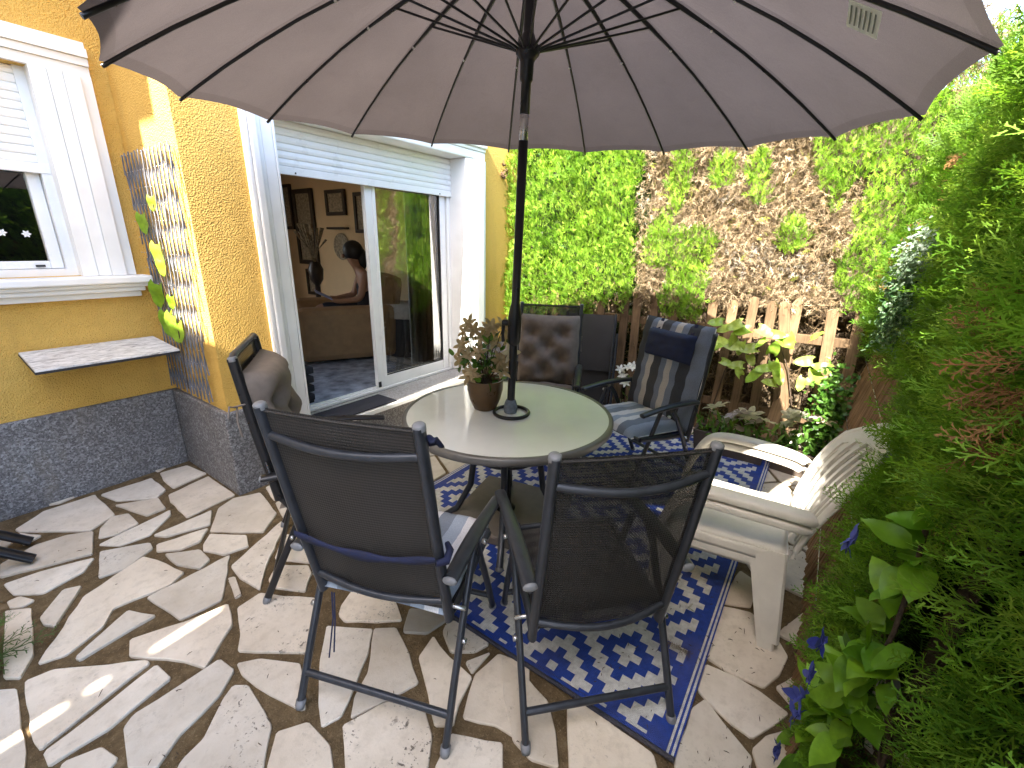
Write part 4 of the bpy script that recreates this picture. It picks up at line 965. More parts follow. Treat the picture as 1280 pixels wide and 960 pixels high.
# ------------------------------------------------------------------ artificial vine with blue flowers in the right hedge
vi = empty('flowering_vine', (1.2, -0.27, 0.0), 0, 'broad leaved green vine with blue flowers hanging in the right hedge', 'vine')
VO = np.array((1.2, -0.27, 0.0))
path = [(1.36, -0.235, 0.03), (1.31, -0.235, 0.16), (1.24, -0.240, 0.34), (1.17, -0.245, 0.5), (1.12, -0.250, 0.66), (1.09, -0.255, 0.82), (1.10, -0.255, 0.98), (1.14, -0.255, 1.12)]
m = MB(); m.tube([tuple(np.array(p) - VO) for p in path], 0.005, 6); m.build('stem', M['leaf_stem'] if 'leaf_stem' in M else M['bark'], vi, True)
L = []
pa = np.array(path)
for i in range(84):
    t = rng.random() * (len(pa) - 1); a = int(t); f_ = t - a; c = pa[a] * (1 - f_) + pa[min(a + 1, len(pa) - 1)] * f_
    c = c + rng.normal(size=3) * np.array((0.045, 0.012, 0.035))
    D = np.array((-0.45 + rng.normal() * 0.7, 0.55 + rng.normal() * 0.2, 0.12 + rng.normal() * 0.45)); N = np.array((-0.25, 0.55, 0.8)) + rng.normal(size=3) * 0.25
    L.append(scatter(*OV, [c - VO], [D], [N], [rng.uniform(0.065, 0.12)], tints(1, (0.085, 0.22, 0.010), (0.22, 0.40, 0.025), 0.18)))
J3 = join_sc(L); quads('leaves', J3[0], J3[1], M['leaf'], J3[2], vi)
for (cx, cz) in ((1.30, 0.13), (1.17, 0.42), (1.14, 0.52), (1.11, 0.62), (1.09, 0.74), (1.12, 1.0)):
    nn = 9; c = np.array((cx - 0.03, -0.145, cz))
    D = rv(nn) * np.array((1, 0.3, 1)) + np.array((0, 0.45, 0)); N = np.tile((0.0, 1.0, 0.3), (nn, 1)) + rv(nn, 0.3)
    v = scatter(*OV, np.tile(c - VO, (nn, 1)) + rv(nn, 0.004), D, N, rng.uniform(0.028, 0.045, nn), tints(nn, (0.025, 0.035, 0.22), (0.12, 0.14, 0.46), 0.25))
    quads('flower', v[0], v[1], M['petal'], v[2], vi)
# trailing silver-leaved plant
sp = empty('trailing_plant', (2.03, -0.17, 1.40), 0, 'small leaved silvery trailing plant hanging on the right hedge above the reed screen', 'plant')
nn = 1900; q = rng.random(nn)
P = np.stack([-0.14 * q + 0.02 * 0 + rng.normal(size=nn) * 0.036 + 0.02, rng.normal(size=nn) * 0.024 - 0.035, -0.10 + 0.34 * (q) + rng.normal(size=nn) * 0.03], 1)
v = scatter(*OV, P, np.array((-0.2, 0.6, -0.3)) + rv(nn, 0.6), np.array((-.2, .8, .5)) + rv(nn, 0.4), rng.uniform(0.011, 0.019, nn), tints(nn, (0.05, 0.14, 0.045), (0.22, 0.32, 0.18), 0.3))
cc_ = np.repeat(np.clip(q * 1.5 - 0.75, 0, 1), len(OV[0]))[:, None]
quads('leaves', v[0], v[1], M['leaf'], v[2] * (1 - cc_) + np.array((0.40, 0.46, 0.42)) * cc_, sp)
# heart-leaved ivy on the fence
iv = empty('climbing_plant', (3.97, 0.45, 0.0), 0, 'lime green heart leaved climber on the picket fence above the flower troughs', 'climber')
IO = np.array((3.97, 0.45, 0.0))
m = MB(); m.tube([(0.08, 0.2, 0.25), (0.07, 0.15, 0.6), (0.06, 0.05, 0.85), (0.06, -0.2, 0.9), (0.06, -0.3, 0.7), (0.07, -0.38, 0.4)], 0.005, 6)
m.tube([(0.06, 0.05, 0.85), (0.06, 0.2, 0.85), (0.06, 0.3, 0.72)], 0.004, 6); m.tube([(0.06, -0.3, 0.7), (0.06, -0.42, 0.65), (0.05, -0.5, 0.68)], 0.004, 6)
m.build('stem', M['bark'], iv, True)
L = []
for (yy, zz) in ((0.66, 1.02), (0.60, 0.98), (0.52, 1.03), (0.46, 0.98), (0.40, 1.0), (0.197, 0.98), (0.30, 0.97), (0.617, 0.85), (0.56, 0.84), (0.50, 0.88), (0.384, 0.84), (0.33, 0.92), (0.275, 0.82), (0.268, 0.70), (0.33, 0.66), (0.22, 0.69), (0.20, 0.58), (0.626, 0.70), (0.68, 0.80), (0.74, 0.80), (0.461, 0.60), (0.71, 0.86), (0.04, 0.96), (-0.02, 0.74), (-0.08, 0.71), (-0.12, 0.76), (-0.05, 0.66), (0.03, 0.66), (0.43, 0.78), (0.25, 0.76), (0.15, 0.90), (0.0, 0.80), (0.46, 0.68)):
    a = rng.uniform(0, 6.28); D = np.array((-0.25, math.cos(a) * 0.9, math.sin(a) * 0.6 - 0.25)); N = np.array((-1, 0.1, 0.75)) + rng.normal(size=3) * 0.22
    L.append(scatter(*HE, [np.array((3.95 + rng.uniform(-0.03, 0.02), yy, zz)) - IO], [D], [N], [rng.uniform(0.095, 0.135)], tints(1, (0.19, 0.34, 0.03), (0.38, 0.49, 0.11), 0.2)))
J3 = join_sc(L); quads('leaves', J3[0], J3[1], M['leaf'], J3[2], iv)

# ------------------------------------------------------------------ flower troughs
def lily(c, s, N, ca_, cb_, np_=6):
    N = np.array(N, float); N /= np.linalg.norm(N); a = np.cross(N, (0.3, 0.5, 0.8)); a /= np.linalg.norm(a); b = np.cross(N, a)
    D = np.array([math.cos(k * 2 * math.pi / np_) * a + math.sin(k * 2 * math.pi / np_) * b + N * 0.45 for k in range(np_)])
    return scatter(*PE, np.tile(c, (np_, 1)), D, np.tile(N, (np_, 1)) - D * 0.2, np.full(np_, s), tints(np_, ca_, cb_, 0.06))
def rose(c, s, N, ca_, cb_):
    L_ = []
    for ring, (nn_, e, k_) in enumerate(((5, 1.6, 0.55), (6, 0.9, 0.8), (7, 0.35, 1.0))):
        N_ = np.array(N, float); N_ /= np.linalg.norm(N_); a = np.cross(N_, (0.3, 0.5, 0.8)); a /= np.linalg.norm(a); b = np.cross(N_, a)
        D = np.array([math.cos(k * 2 * math.pi / nn_ + ring) * a + math.sin(k * 2 * math.pi / nn_ + ring) * b + N_ * e for k in range(nn_)])
        L_.append(scatter(HE[0], HE[1], np.tile(c, (nn_, 1)), D, np.tile(N_, (nn_, 1)), np.full(nn_, s * k_), tints(nn_, ca_, cb_, 0.06)))
    return join_sc(L_)
def trough(loc, rz, label, L_, flowers, green, nsp):
    o = empty('flower_trough', loc, rz, label, 'flower trough', 'flower troughs by the fence')
    m = MB(); w_, d_, h_ = L_
    prof = [(-w_, -d_), (w_, -d_), (w_, d_), (-w_, d_)]
    V = [(x_ * 0.9, y_ * 0.85, 0) for x_, y_ in prof] + [(x_, y_, h_) for x_, y_ in prof] + [(x_ * 0.93, y_ * 0.9, h_) for x_, y_ in prof] + [(x_ * 0.9, y_ * 0.86, h_ - 0.03) for x_, y_ in prof]
    F = [(3, 2, 1, 0)]
    for l in range(3): F += [(l * 4 + i, l * 4 + (i + 1) % 4, (l + 1) * 4 + (i + 1) % 4, (l + 1) * 4 + i) for i in range(4)]
    m.add(V, F); m.build('trough', M['trough'], o, bevel=0.006)
    m = MB(); m.bx(-w_ * 0.89, w_ * 0.89, -d_ * 0.84, d_ * 0.84, h_ - 0.05, h_ - 0.02); m.build('soil', M['soil'], o)
    nn = nsp
    P = np.stack([rng.uniform(-w_, w_, nn), rng.uniform(-d_, d_, nn), h_ + rng.uniform(-0.02, 0.10, nn)], 1)
    v = scatter(*LA, P, np.array((0, 0, 0.6)) + rv(nn, 0.6), rv(nn), rng.uniform(0.05, 0.11, nn), tints(nn, green[0], green[1], 0.2))
    quads('leaves', v[0], v[1], M['leaf'], v[2], o)
    for kind, c, s, ca_, cb_ in flowers:
        N = np.array((0, -0.5, 0.7)) + rng.normal(size=3) * 0.3
        v = lily(np.array(c) + np.array((0, 0, 0.06)), s * 1.45, N, ca_, cb_) if kind == 'l' else rose(np.array(c) + np.array((0, -0.02, 0.06)), s * 1.5, N, ca_, cb_)
        quads('flower', v[0], v[1], M['petal'], v[2], o)
    return o
W1, W2 = (0.68, 0.65, 0.61), (0.82, 0.80, 0.78); PU1, PU2 = (0.36, 0.30, 0.34), (0.50, 0.44, 0.48)
trough((3.66, 0.42, 0), R(90), 'brown trough of white lilies and roses beside the striped chair', (0.27, 0.085, 0.19),
       [('l', (0.14, -0.03, 0.31), 0.075, W1, W2), ('r', (0.15, -0.07, 0.23), 0.045, W1, W2), ('l', (0.0, -0.05, 0.27), 0.07, PU1, PU2), ('l', (-0.03, -0.08, 0.22), 0.07, W1, W2), ('l', (-0.10, -0.05, 0.29), 0.075, W1, W2),
        ('r', (0.05, -0.09, 0.20), 0.04, W1, W2), ('l', (-0.16, -0.03, 0.25), 0.06, PU1, PU2), ('l', (-0.05, 0.0, 0.31), 0.06, PU1, PU2), ('l', (-0.22, -0.02, 0.28), 0.06, W1, W2)], ((0.05, 0.13, 0.015), (0.13, 0.24, 0.03)), 130)
trough((3.66, -0.04, 0), R(82), 'brown trough of white and pink flowers behind the white plastic chairs', (0.16, 0.075, 0.19),
       [('r', (0.10, -0.05, 0.34), 0.055, W1, W2), ('r', (0.12, -0.07, 0.25), 0.05, W1, W2), ('r', (0.05, -0.02, 0.36), 0.05, W1, W2), ('l', (0.0, -0.03, 0.35), 0.06, PU1, PU2), ('r', (-0.06, 0, 0.37), 0.04, PU1, PU2),
        ('r', (0.04, -0.10, 0.16), 0.05, W1, W2), ('r', (-0.02, -0.10, 0.19), 0.045, PU1, PU2), ('l', (-0.1, 0.0, 0.38), 0.06, (0.45, 0.36, 0.25), (0.55, 0.45, 0.34))], ((0.04, 0.11, 0.015), (0.10, 0.20, 0.03)), 110)
gb = empty('leafy_bush', (3.75, -0.2, 0), 0, 'dense dark green leafy bush in the corner beside the reed screen', 'bush')
nn = 900
P = rv(nn) * np.array((0.07, 0.055, 0.16)) + np.array((0, 0.03, 0.46)); P[:, 2] = np.abs(P[:, 2])
v = scatter(*OV, P, np.array((-0.4, 0.2, 0.2)) + rv(nn, 0.7), np.array((-.5, .3, .7)) + rv(nn, 0.4), rng.uniform(0.03, 0.05, nn), tints(nn, (0.035, 0.11, 0.012), (0.10, 0.21, 0.03), 0.2))
quads('foliage', v[0], v[1], M['leaf'], v[2], gb)
m = MB(); m.tube([(0, 0.03, 0), (0.01, 0.03, 0.35), (0, 0.03, 0.6)], [0.012, 0.009, 0.004], 6); m.build('stem', M['bark'], gb, True)
fp = empty('flowering_plant', (3.86, 1.39, 0), 0, 'white flowers growing low by the fence between two recliner chairs', 'plant')
m = MB(); m.tube([(0, 0, 0), (0.0, 0, 0.5)], 0.004, 6); m.tube([(0, 0.02, 0), (-0.03, 0.03, 0.42)], 0.004, 6); m.build('stem', M['bark'], fp, True)
for c in ((0, 0, 0.52), (-0.03, 0.03, 0.44), (-0.04, -0.06, 0.55), (0.0, 0.07, 0.49), (-0.03, 0.0, 0.38)):
    v = lily(np.array(c), 0.055, np.array((-0.7, -0.2, 0.6)) + rng.normal(size=3) * 0.2, W1, W2); quads('flower', v[0], v[1], M['petal'], v[2], fp)
nn = 40; v = scatter(*LA, np.stack([rng.normal(size=nn) * 0.04, rng.normal(size=nn) * 0.05, rng.uniform(0.1, 0.45, nn)], 1), rv(nn) + np.array((-0.3, 0, 0.4)), rv(nn), rng.uniform(0.05, 0.09, nn), tints(nn, (0.05, 0.12, 0.015), (0.12, 0.22, 0.03)))
quads('leaves', v[0], v[1], M['leaf'], v[2], fp)
# low shrub at the left edge of the patio
wd = empty('rosemary_bush', (-0.20, 2.36, 0), 0, 'small needle leaved green bush at the left edge of the paving', 'bush')
nn = 260
P = rv(nn) * np.array((0.055, 0.075, 0.07)) + np.array((0, 0, 0.12)); P[:, 2] = np.abs(P[:, 2])
v = scatter(*SPR[0], P, np.array((0.25, 0, 0.5)) + rv(nn, 0.5), rv(nn), rng.uniform(0.06, 0.12, nn), tints(nn, (0.06, 0.13, 0.03), (0.14, 0.22, 0.06), 0.2))
v2 = scatter(*SPR[1], np.array([(0.04, 0.0, 0.03), (0.06, 0.03, 0.03), (0.02, 0.08, 0.05)]), np.array([(1, -0.1, 0.05), (1, 0.25, 0.1), (0.9, 0.5, 0.2)]), np.array([(0, 0, 1.0)] * 3), np.array([0.26, 0.2, 0.2]), tints(3, (0.09, 0.13, 0.05), (0.14, 0.18, 0.08)))
v = join_sc([v, v2]); quads('foliage', v[0], v[1], M['conifer'], v[2], wd)
m = MB(); m.tube([(0, 0, -0.01), (0, 0, 0.1)], [0.01, 0.005], 6); m.build('stem', M['bark'], wd, True)
# bare tree beyond the hedge
bt = empty('bare_tree', (14.5, -2.0, 0), 0, 'thin bare tree against the sky beyond the hedge', 'tree')
m = MB(); m.tube([(0, 0, 0), (0.05, 0.05, 3.2), (0, 0.1, 5.2)], [0.12, 0.08, 0.03], 8); m.build('trunk', M['bark'], bt, True)
m = MB()
for k in range(46):
    a = rs.uniform(0, 6.28); z0 = rs.uniform(3.2, 5.2); l = rs.uniform(0.7, 1.5)
    p0 = Vector((0.02, 0.08, z0)); p1 = p0 + Vector((math.cos(a) * l * 0.5, math.sin(a) * l * 0.5, l * 0.55)); p2 = p1 + Vector((math.cos(a + rs.uniform(-.6, .6)) * l * 0.4, math.sin(a) * l * 0.4, l * 0.6))
    m.tube([p0, p1, p2], [0.014, 0.008, 0.003], 5)
    p3 = p1 + Vector((rs.uniform(-.4, .4), rs.uniform(-.4, .4), 0.5)); m.tube([p1, p3], [0.006, 0.002], 5)
m.build('crown', M['bark'], bt, True)

# ------------------------------------------------------------------ rug
rg = empty('outdoor_rug', (2.45, 1.03, 0), 0, 'blue and white woven outdoor rug with stepped diamond pattern under the table', 'rug')
RO = (2.45, 1.03, 0); S_ = 0.0371
X0, X1, Y0, Y1 = 1.155, 3.83, 0.190, 1.90
def rz_(x, y): return 0.0165 + 0.0035 * mnoise.noise(Vector((x * 3.1, y * 3.1, 0.5))) + 0.002 * mnoise.noise(Vector((x * 9, y * 9, 1.5)))
xs_ = [X0]; k = math.ceil((X0 - 1.409) / S_ - 0.5) + 0.5
while 1.409 + k * S_ < X1:
    if 1.409 + k * S_ > X0 + 0.004: xs_.append(1.409 + k * S_)
    k += 1
xs_.append(X1)
ys_ = [Y0]; k = math.ceil((Y0 - 0.386) / S_ - 0.5) + 0.5
while 0.386 + k * S_ < Y1:
    if 0.386 + k * S_ > Y0 + 0.004: ys_.append(0.386 + k * S_)
    k += 1
ys_.append(Y1)
m = MB(); V = [(x - RO[0], y - RO[1], rz_(x, y)) for x in xs_ for y in ys_]; o = len(ys_); F = []; mi = []
for i in range(len(xs_) - 1):
    for j in range(len(ys_) - 1):
        ci = round(((xs_[i] + xs_[i + 1]) / 2 - 1.409) / S_); cj = round(((ys_[j] + ys_[j + 1]) / 2 - 0.386) / S_)
        a = ci % 12; b = cj % 12; d = min(a, 12 - a) + min(b, 12 - b)
        F.append((i * o + j, (i + 1) * o + j, (i + 1) * o + j + 1, i * o + j + 1)); mi.append(1 if d % 4 in (0, 1) else 0)
m.add(V, F); m.m = mi
m.build('weave', [M['rug_blue'], M['rug_white']], rg, True)
def stripmesh(a0, a1, b0, b1, dz, n=40):
    m = MB(); m.grid(lambda u, v: (a0 + (a1 - a0) * u - RO[0], b0 + (b1 - b0) * v - RO[1], rz_(a0 + (a1 - a0) * u, b0 + (b1 - b0) * v) + dz), n, 3); return m
for a in ((1.138, 3.85, 0.148, Y0), (1.138, 3.85, Y1, 1.945), (1.138, X0, Y0, Y1), (X1, 3.85, Y0, Y1)):
    stripmesh(*a, 0).build('border', M['rug_blue'], rg, True)
for a in ((1.138, 3.85, 0.139, 0.147), (1.138, 3.85, 0.123, 0.131), (1.138, 3.85, 1.946, 1.954), (1.138, 3.85, 1.962, 1.970)):
    stripmesh(*a, 0.0005).build('edge_stripe', M['rug_white'], rg, True)
for a in ((1.138, 3.85, 0.1312, 0.1388), (1.138, 3.85, 0.117, 0.1228), (1.138, 3.85, 1.9542, 1.9618), (1.138, 3.85, 1.9702, 1.976)):
    stripmesh(*a, -0.0005).build('selvage', M['rug_blue'], rg, True)
for x in (1.131, 3.855):
    m = MB(); m.tube([(x - RO[0], y - RO[1], rz_(x, y) - 0.004) for y in np.linspace(0.117, 1.976, 40)], 0.009, 8)
    m.build('edge_binding', M['rug_edge'], rg, True)

# ------------------------------------------------------------------ recliner chairs
CH = 'charcoal recliner chairs round the table'
def recliner(loc, h, label, hl=0.275, ht=0.245, xb=0.12, zb=0.38, xt=-0.05, zt=1.11, az=0.625, axr=0.06, axf=0.60, sling='sling_dark', fr='frame', seat=True, z0=0.0):
    c = empty('recliner_chair', (loc[0], loc[1], z0), R(h), label, 'chair', CH)
    d = Vector((xt - xb, 0, zt - zb)).normalized(); L_ = (Vector((xt, 0, zt)) - Vector((xb, 0, zb))).length
    nb = Vector((-d.z, 0, d.x))          # points to the back of the chair
    def bp(t, y, o=0.0): 
        q = Vector((xb, y, zb)) + d * (t * L_) + nb * o; return (q.x, q.y, q.z)
    for s in (-1, 1):
        m = MB(); m.tube([bp(-0.03, s * ht), bp(0.5, s * ht, 0.004), bp(1.0, s * ht, 0.0)], 0.021, 14, up=(0, 1, 0), flat=0.72)
        pz = m.build('back_post', M[fr], c, True)
        m = MB(); m.lathe([(0.0178, -0.010), (0.0178, 0.004), (0.014, 0.008), (0.0, 0.009)], bp(1.0, s * ht), 14, d); m.build('end_cap', M['cap'], pz, True)
        m = MB()
        leg = [(0.0, s * hl, 0.012), (0.085, s * hl, 0.20), (0.168, s * hl, 0.376), (0.262, s * hl, 0.55), (0.31, s * hl, az - 0.022)]
        m.tube(leg, 0.0165, 12, up=(0, 1, 0), flat=0.75); rl = m.build('rear_leg', M[fr], c, True)
        m = MB(); m.lathe([(0.0, -0.012), (0.0145, -0.012), (0.0172, 0.0), (0.0172, 0.020), (0.0, 0.021)], (0.0, s * hl, 0.012), 12, (0.4, 0, 0.9)); m.build('foot_cap', M['cap'], rl, True)
        m = MB(); yl = s * (hl - 0.034)
        m.tube([(0.62, yl, 0.012), (0.54, yl, 0.22), (0.45, yl, 0.42), (0.375, yl, az - 0.022)], 0.0165, 12, up=(0, 1, 0), flat=0.75); fl = m.build('front_leg', M[fr], c, True)
        m = MB(); m.lathe([(0.0, -0.012), (0.0145, -0.012), (0.0172, 0.0), (0.0172, 0.020), (0.0, 0.021)], (0.62, yl, 0.012), 12, (-0.4, 0, 0.9)); m.build('foot_cap', M['cap'], fl, True)
        m = MB(); ya = s * (hl - 0.005)
        n_ = 14; P_ = []; rr_ = []
        for i in range(n_ + 1):
            t = i / n_; P_.append((axr + (axf - axr) * t, ya, az + 0.012 * math.sin(t * math.pi) - 0.012 * t * t)); rr_.append(0.0275 * (0.86 + 0.14 * math.sin(math.pi * min(1, t * 1.2 + 0.1))))
        m.tube(P_, rr_, 16, up=(0, 0, 1), flat=0.58); ar = m.build('armrest', M[fr], c, True)
        m = MB()
        m.sphere((axr, ya, az), (0.010, 0.0250, 0.0150), 8, 14); m.build('end_cap', M['cap'], ar, True)
        m = MB(); m.sphere((axf, ya, az - 0.012), (0.010, 0.0240, 0.0140), 8, 14); m.build('end_cap', M['frame'], ar, True)
        # pivot bolts and the plate between back and rear leg
        m = MB(); b0 = Vector((xb + 0.012, s * ht, zb + 0.01))
        m.lathe([(0.0, -0.01), (0.010, -0.008), (0.010, 0.008), (0.0, 0.009)], (0.145, s * (hl + 0.014), 0.33), 10, (0, 1, 0)); m.build('bolt', M['steel'], c, True); m = MB()
        m.lathe([(0.0075, -0.03), (0.0075, 0.028), (0.0, 0.03)], (0.16, s * (hl - 0.012), zb + 0.02), 10, (0, s, 0)); m.build('bolt', M['steel'], c, True); m = MB()
        m.lathe([(0.0, -0.01), (0.010, -0.008), (0.010, 0.008), (0.0, 0.009)], (0.355, s * (hl + 0.014), az - 0.05), 10, (0, 1, 0)); m.build('bolt', M['steel'], c, True)
        m = MB(); m.tube([bp(0.0, s * ht), (xb + 0.05, s * ht, 0.415), (0.33, s * ht, 0.425), (0.56, s * ht, 0.455)], 0.0165, 12, up=(0, 1, 0), flat=0.8); m.build('seat_rail', M[fr], c, True)
        m = MB(); m.tube([bp(0.28, s * (ht + 0.02)), (0.10, s * (hl - 0.004), az - 0.02)], 0.008, 8); m.build('arm_link', M[fr], c, True)
    def bow(t, dep, r_, name, sag=0.0):
        m = MB(); m.tube([bp(t + sag * math.sin(math.pi * u), -ht + 2 * ht * u, 0.004 + dep * math.sin(math.pi * u)) for u in np.linspace(0, 1, 17)], r_, 12); return m.build(name, M[fr], c, True)
    bow(0.875, 0.030 if zt > 1.12 else 0.042, 0.0125, 'upper_crossbar', -0.012); bow(0.095, 0.028 if zt > 1.12 else 0.045, 0.0125, 'lower_crossbar', -0.012)
    m = MB(); m.tube([(0.045, -hl, 0.118), (0.045, hl, 0.118)], 0.0125, 12); m.build('rear_stretcher', M[fr], c, True)
    m = MB(); m.tube([(0.575, -hl + 0.034, 0.118), (0.575, hl - 0.034, 0.118)], 0.0125, 12); m.build('front_stretcher', M[fr], c, True)
    m = MB(); m.tube([(0.565, -ht, 0.455), (0.575, 0, 0.452), (0.565, ht, 0.455)], 0.0145, 12); m.build('front_bar', M[fr], c, True)
    m = MB()
    def bs(u, v):
        q = bp(0.03 + 0.965 * v, -ht + 2 * ht * u, 0.002 + 0.026 * math.sin(math.pi * u) * (0.25 + 0.75 * math.sin(math.pi * v))); return q
    m.grid(bs, 14, 18); m.build('back_sling', M[sling], c, True)
    m = MB(); m.tube([bs(u, 0.985) for u in np.linspace(0.02, 0.98, 15)], 0.0055, 8); m.build('sling_hem', M['sling_dark'], c, True)
    m = MB()
    m.grid(lambda u, v: (xb + 0.03 + (0.56 - xb - 0.03) * v, -ht + 2 * ht * u, 0.418 + 0.038 * v * v - 0.022 * math.sin(math.pi * u) * math.sin(math.pi * (0.15 + 0.8 * v))), 12, 12)
    m.build('seat_sling', M['sling_dark'], c, True)
    c['bp'] = [xb, zb, xt, zt]
    return c, bp, d, nb, L_
FL = recliner((0.616, 0.996), 20.1, 'front left recliner holding a pale striped cushion with a navy strap across its back', 0.279, 0.241, 0.145, 0.432, -0.001, 1.16, 0.622, 0.086, 0.577)
FR = recliner((1.064, 0.344), 46.2, 'front bare recliner with see-through dark mesh back standing on the rug', 0.262, 0.227, 0.109, 0.382, -0.03, 1.093, 0.629, 0.044, 0.593, 'sling')
LC = recliner((0.866, 2.082), -35.1, 'dark recliner with a tufted cushion standing beside the house pillar', 0.30, 0.225, 0.101, 0.50, 0.015, 1.139, 0.63, 0.06, 0.6, 'sling', 'frame_black')
SC = recliner((3.131, 0.793), 154.4, 'recliner with a navy pillow and charcoal striped cushion beside the flower trough', 0.296, 0.285, 0.12, 0.38, 0.0, 1.075, 0.632, 0.084, 0.568)
RC = recliner((3.195, 1.864), 205.5, 'far recliner with tufted taupe cushion between the door and the fence', 0.275, 0.255, 0.12, 0.36, -0.117, 1.114, 0.628, 0.06, 0.602, 'sling')
del_ = [c[0].__delitem__('bp') for c in (FL, FR, LC, SC, RC)]
# the top loop of the left chair stands above its cushion
m = MB(); m.tube([LC[1](1.0, -0.225), LC[1](1.02, -0.20, -0.005), LC[1](1.025, 0.0, -0.01), LC[1](1.02, 0.20, -0.005), LC[1](1.0, 0.225)], 0.015, 12, flat=0.7); m.build('top_loop', M['frame'], LC[0], True)
# folded chair leaning behind the far recliner
fc = empty('folded_chair', (3.80, 1.78, 0), R(200), 'folded grey chair leaning on the fence behind the far recliner', 'chair', CH)
for s in (-1, 1):
    m = MB(); m.tube([(0.10, s * 0.23, 0.01), (0.0, s * 0.23, 0.5), (-0.10, s * 0.23, 0.98)], 0.017, 12, up=(0, 1, 0), flat=0.75); m.build('back_post', M['frame'], fc, True)
    m = MB(); m.tube([(0.16, s * 0.26, 0.01), (0.08, s * 0.26, 0.45), (0.02, s * 0.26, 0.82)], 0.016, 12, up=(0, 1, 0), flat=0.75); m.build('leg', M['frame'], fc, True)
m = MB(); m.grid(lambda u, v: (0.015 - 0.115 * v, -0.23 + 0.46 * u, 0.45 + 0.52 * v), 6, 6); m.build('back_sling', M['sling_dark'], fc, True)
m = MB(); m.grid(lambda u, v: (0.05 - 0.08 * v, -0.23 + 0.46 * u, 0.12 + 0.42 * v), 6, 6); m.build('seat_sling', M['sling_dark'], fc, True)

# ------------------------------------------------------------------ cushions
def pad(fn_frame, L_, W_, T_, dim=(), seg=(34, 26), puff=1.0, waves=0.0, notch=None):
    """closed padded slab; fn_frame(v_len, u_wid, t_off) -> point"""
    m = MB(); nu, nv = seg; V = []; F = []
    def hgt(u, v):
        e = (1 - abs(2 * u - 1) ** 5.0) * (1 - abs(2 * v - 1) ** 7.0); e = max(e, 0) ** 0.5
        h = T_ * e
        for (du, dv, amp, sg) in dim:
            r2 = ((u - du) * W_) ** 2 + ((v - dv) * L_) ** 2
            r_ = math.sqrt(r2); an = math.atan2((v - dv) * L_, (u - du) * W_)
            h -= T_ * amp * (math.exp(-r2 / (2 * sg * sg)) * 0.75 + 0.25 * math.exp(-r_ / (sg * 0.35)))
            h += T_ * 0.05 * math.cos(an * 5 + du * 9) * math.exp(-((r_ - sg * 1.1) / (sg * 0.8)) ** 2)
        if waves: h += T_ * waves * math.cos(v * 6 * math.pi * 2)
        h += 0.012 * mnoise.noise(Vector((u * 4, v * 5, W_ * 7))) + 0.004 * mnoise.noise(Vector((u * 14, v * 17, W_ * 3)))
        return max(h, 0.003)
    for side in (1, -0.25):
        o = len(V)
        for i in range(nu + 1):
            for j in range(nv + 1):
                v, u = i / nu, j / nv
                edge = i in (0, nu) or j in (0, nv)
                cr = 0.012 * (4 * (u - .5) ** 2) * (4 * (v - .5) ** 2)
                V.append(fn_frame(L_ * (v + cr * (1 if v > .5 else -1)), W_ * (u - 0.5) * (1 + 0.01 * math.cos(v * 21)), (0 if edge else side * hgt(u, v))))
        for i in range(nu):
            for j in range(nv):
                q = (o + i * (nv + 1) + j, o + (i + 1) * (nv + 1) + j, o + (i + 1) * (nv + 1) + j + 1, o + i * (nv + 1) + j + 1)
                F.append(q if side > 0 else q[::-1])
    m.add(V, F); return m
TUFT = [(0.22, 0.72, 0.85, 0.042), (0.72, 0.72, 0.85, 0.042), (0.47, 0.55, 0.9, 0.046), (0.18, 0.38, 0.85, 0.042), (0.70, 0.36, 0.85, 0.042), (0.45, 0.17, 0.9, 0.046), (0.8, 0.06, 0.7, 0.04), (0.14, 0.05, 0.7, 0.04)]
def back_cushion(ch, label, t0, L_, W_, T_, mt, dim, **k):
    e, bp, d, nb, _ = ch
    o = empty('chair_cushion', e.location, e.rotation_euler.z, label, 'cushion', k.pop('group', None))
    f = lambda l, w_, t: bp((t0 + l) / _, w_, -0.012 - t)
    pad(f, L_, W_, T_, dim, **k).build('back_pad', mt, o, True); return o, f
def seat_pad(ch, o, mt, x0, x1, W_, T_, z0, dim=(), side=1):
    f = lambda l, w_, t: (x0 + l, w_, z0 + 0.03 * (l / (x1 - x0)) + t)
    return pad(f, x1 - x0, W_, T_, dim).build('seat_pad', mt, o, True)
# tufted cushion on the far recliner
o, f = back_cushion(RC, 'taupe tufted cushion on the far recliner below its dark mesh top', 0.12, 0.57, 0.51, 0.10, M['taupe'], TUFT, group='tufted cushions')
m = MB(); m.tube([f(0.40, 0.26, 0), f(0.41, 0.275, -0.03), f(0.36, 0.27, -0.035), f(0.28, 0.275, -0.02)], 0.004, 6); m.build('tie', M['taupe'], o, True)
seat_pad(RC, o, M['taupe'], 0.10, 0.56, 0.50, 0.07, 0.43, [(0.3, 0.3, .5, .05), (0.7, 0.3, .5, .05), (0.3, 0.7, .5, .05), (0.7, 0.7, .5, .05)])
o, f = back_cushion(LC, 'taupe tufted cushion tied to the recliner beside the house pillar', 0.0, 0.575, 0.455, 0.14, M['taupe'], [(0.22, 0.72, .8, .045), (0.75, 0.72, .8, .045), (0.48, 0.52, .85, .05), (0.2, 0.33, .8, .045), (0.75, 0.33, .8, .045)], group='tufted cushions')
m = MB(); m.tube([f(0.45, -0.22, 0.0), f(0.455, -0.25, -0.03), f(0.45, -0.24, -0.06)], 0.004, 6)
m.tube([f(0.45, -0.252, -0.045), f(0.40, -0.285, -0.05), f(0.33, -0.275, -0.055)], 0.004, 6); m.tube([f(0.45, -0.252, -0.045), f(0.47, -0.29, -0.06), f(0.43, -0.31, -0.07)], 0.004, 6); m.build('tie', M['taupe'], o, True)
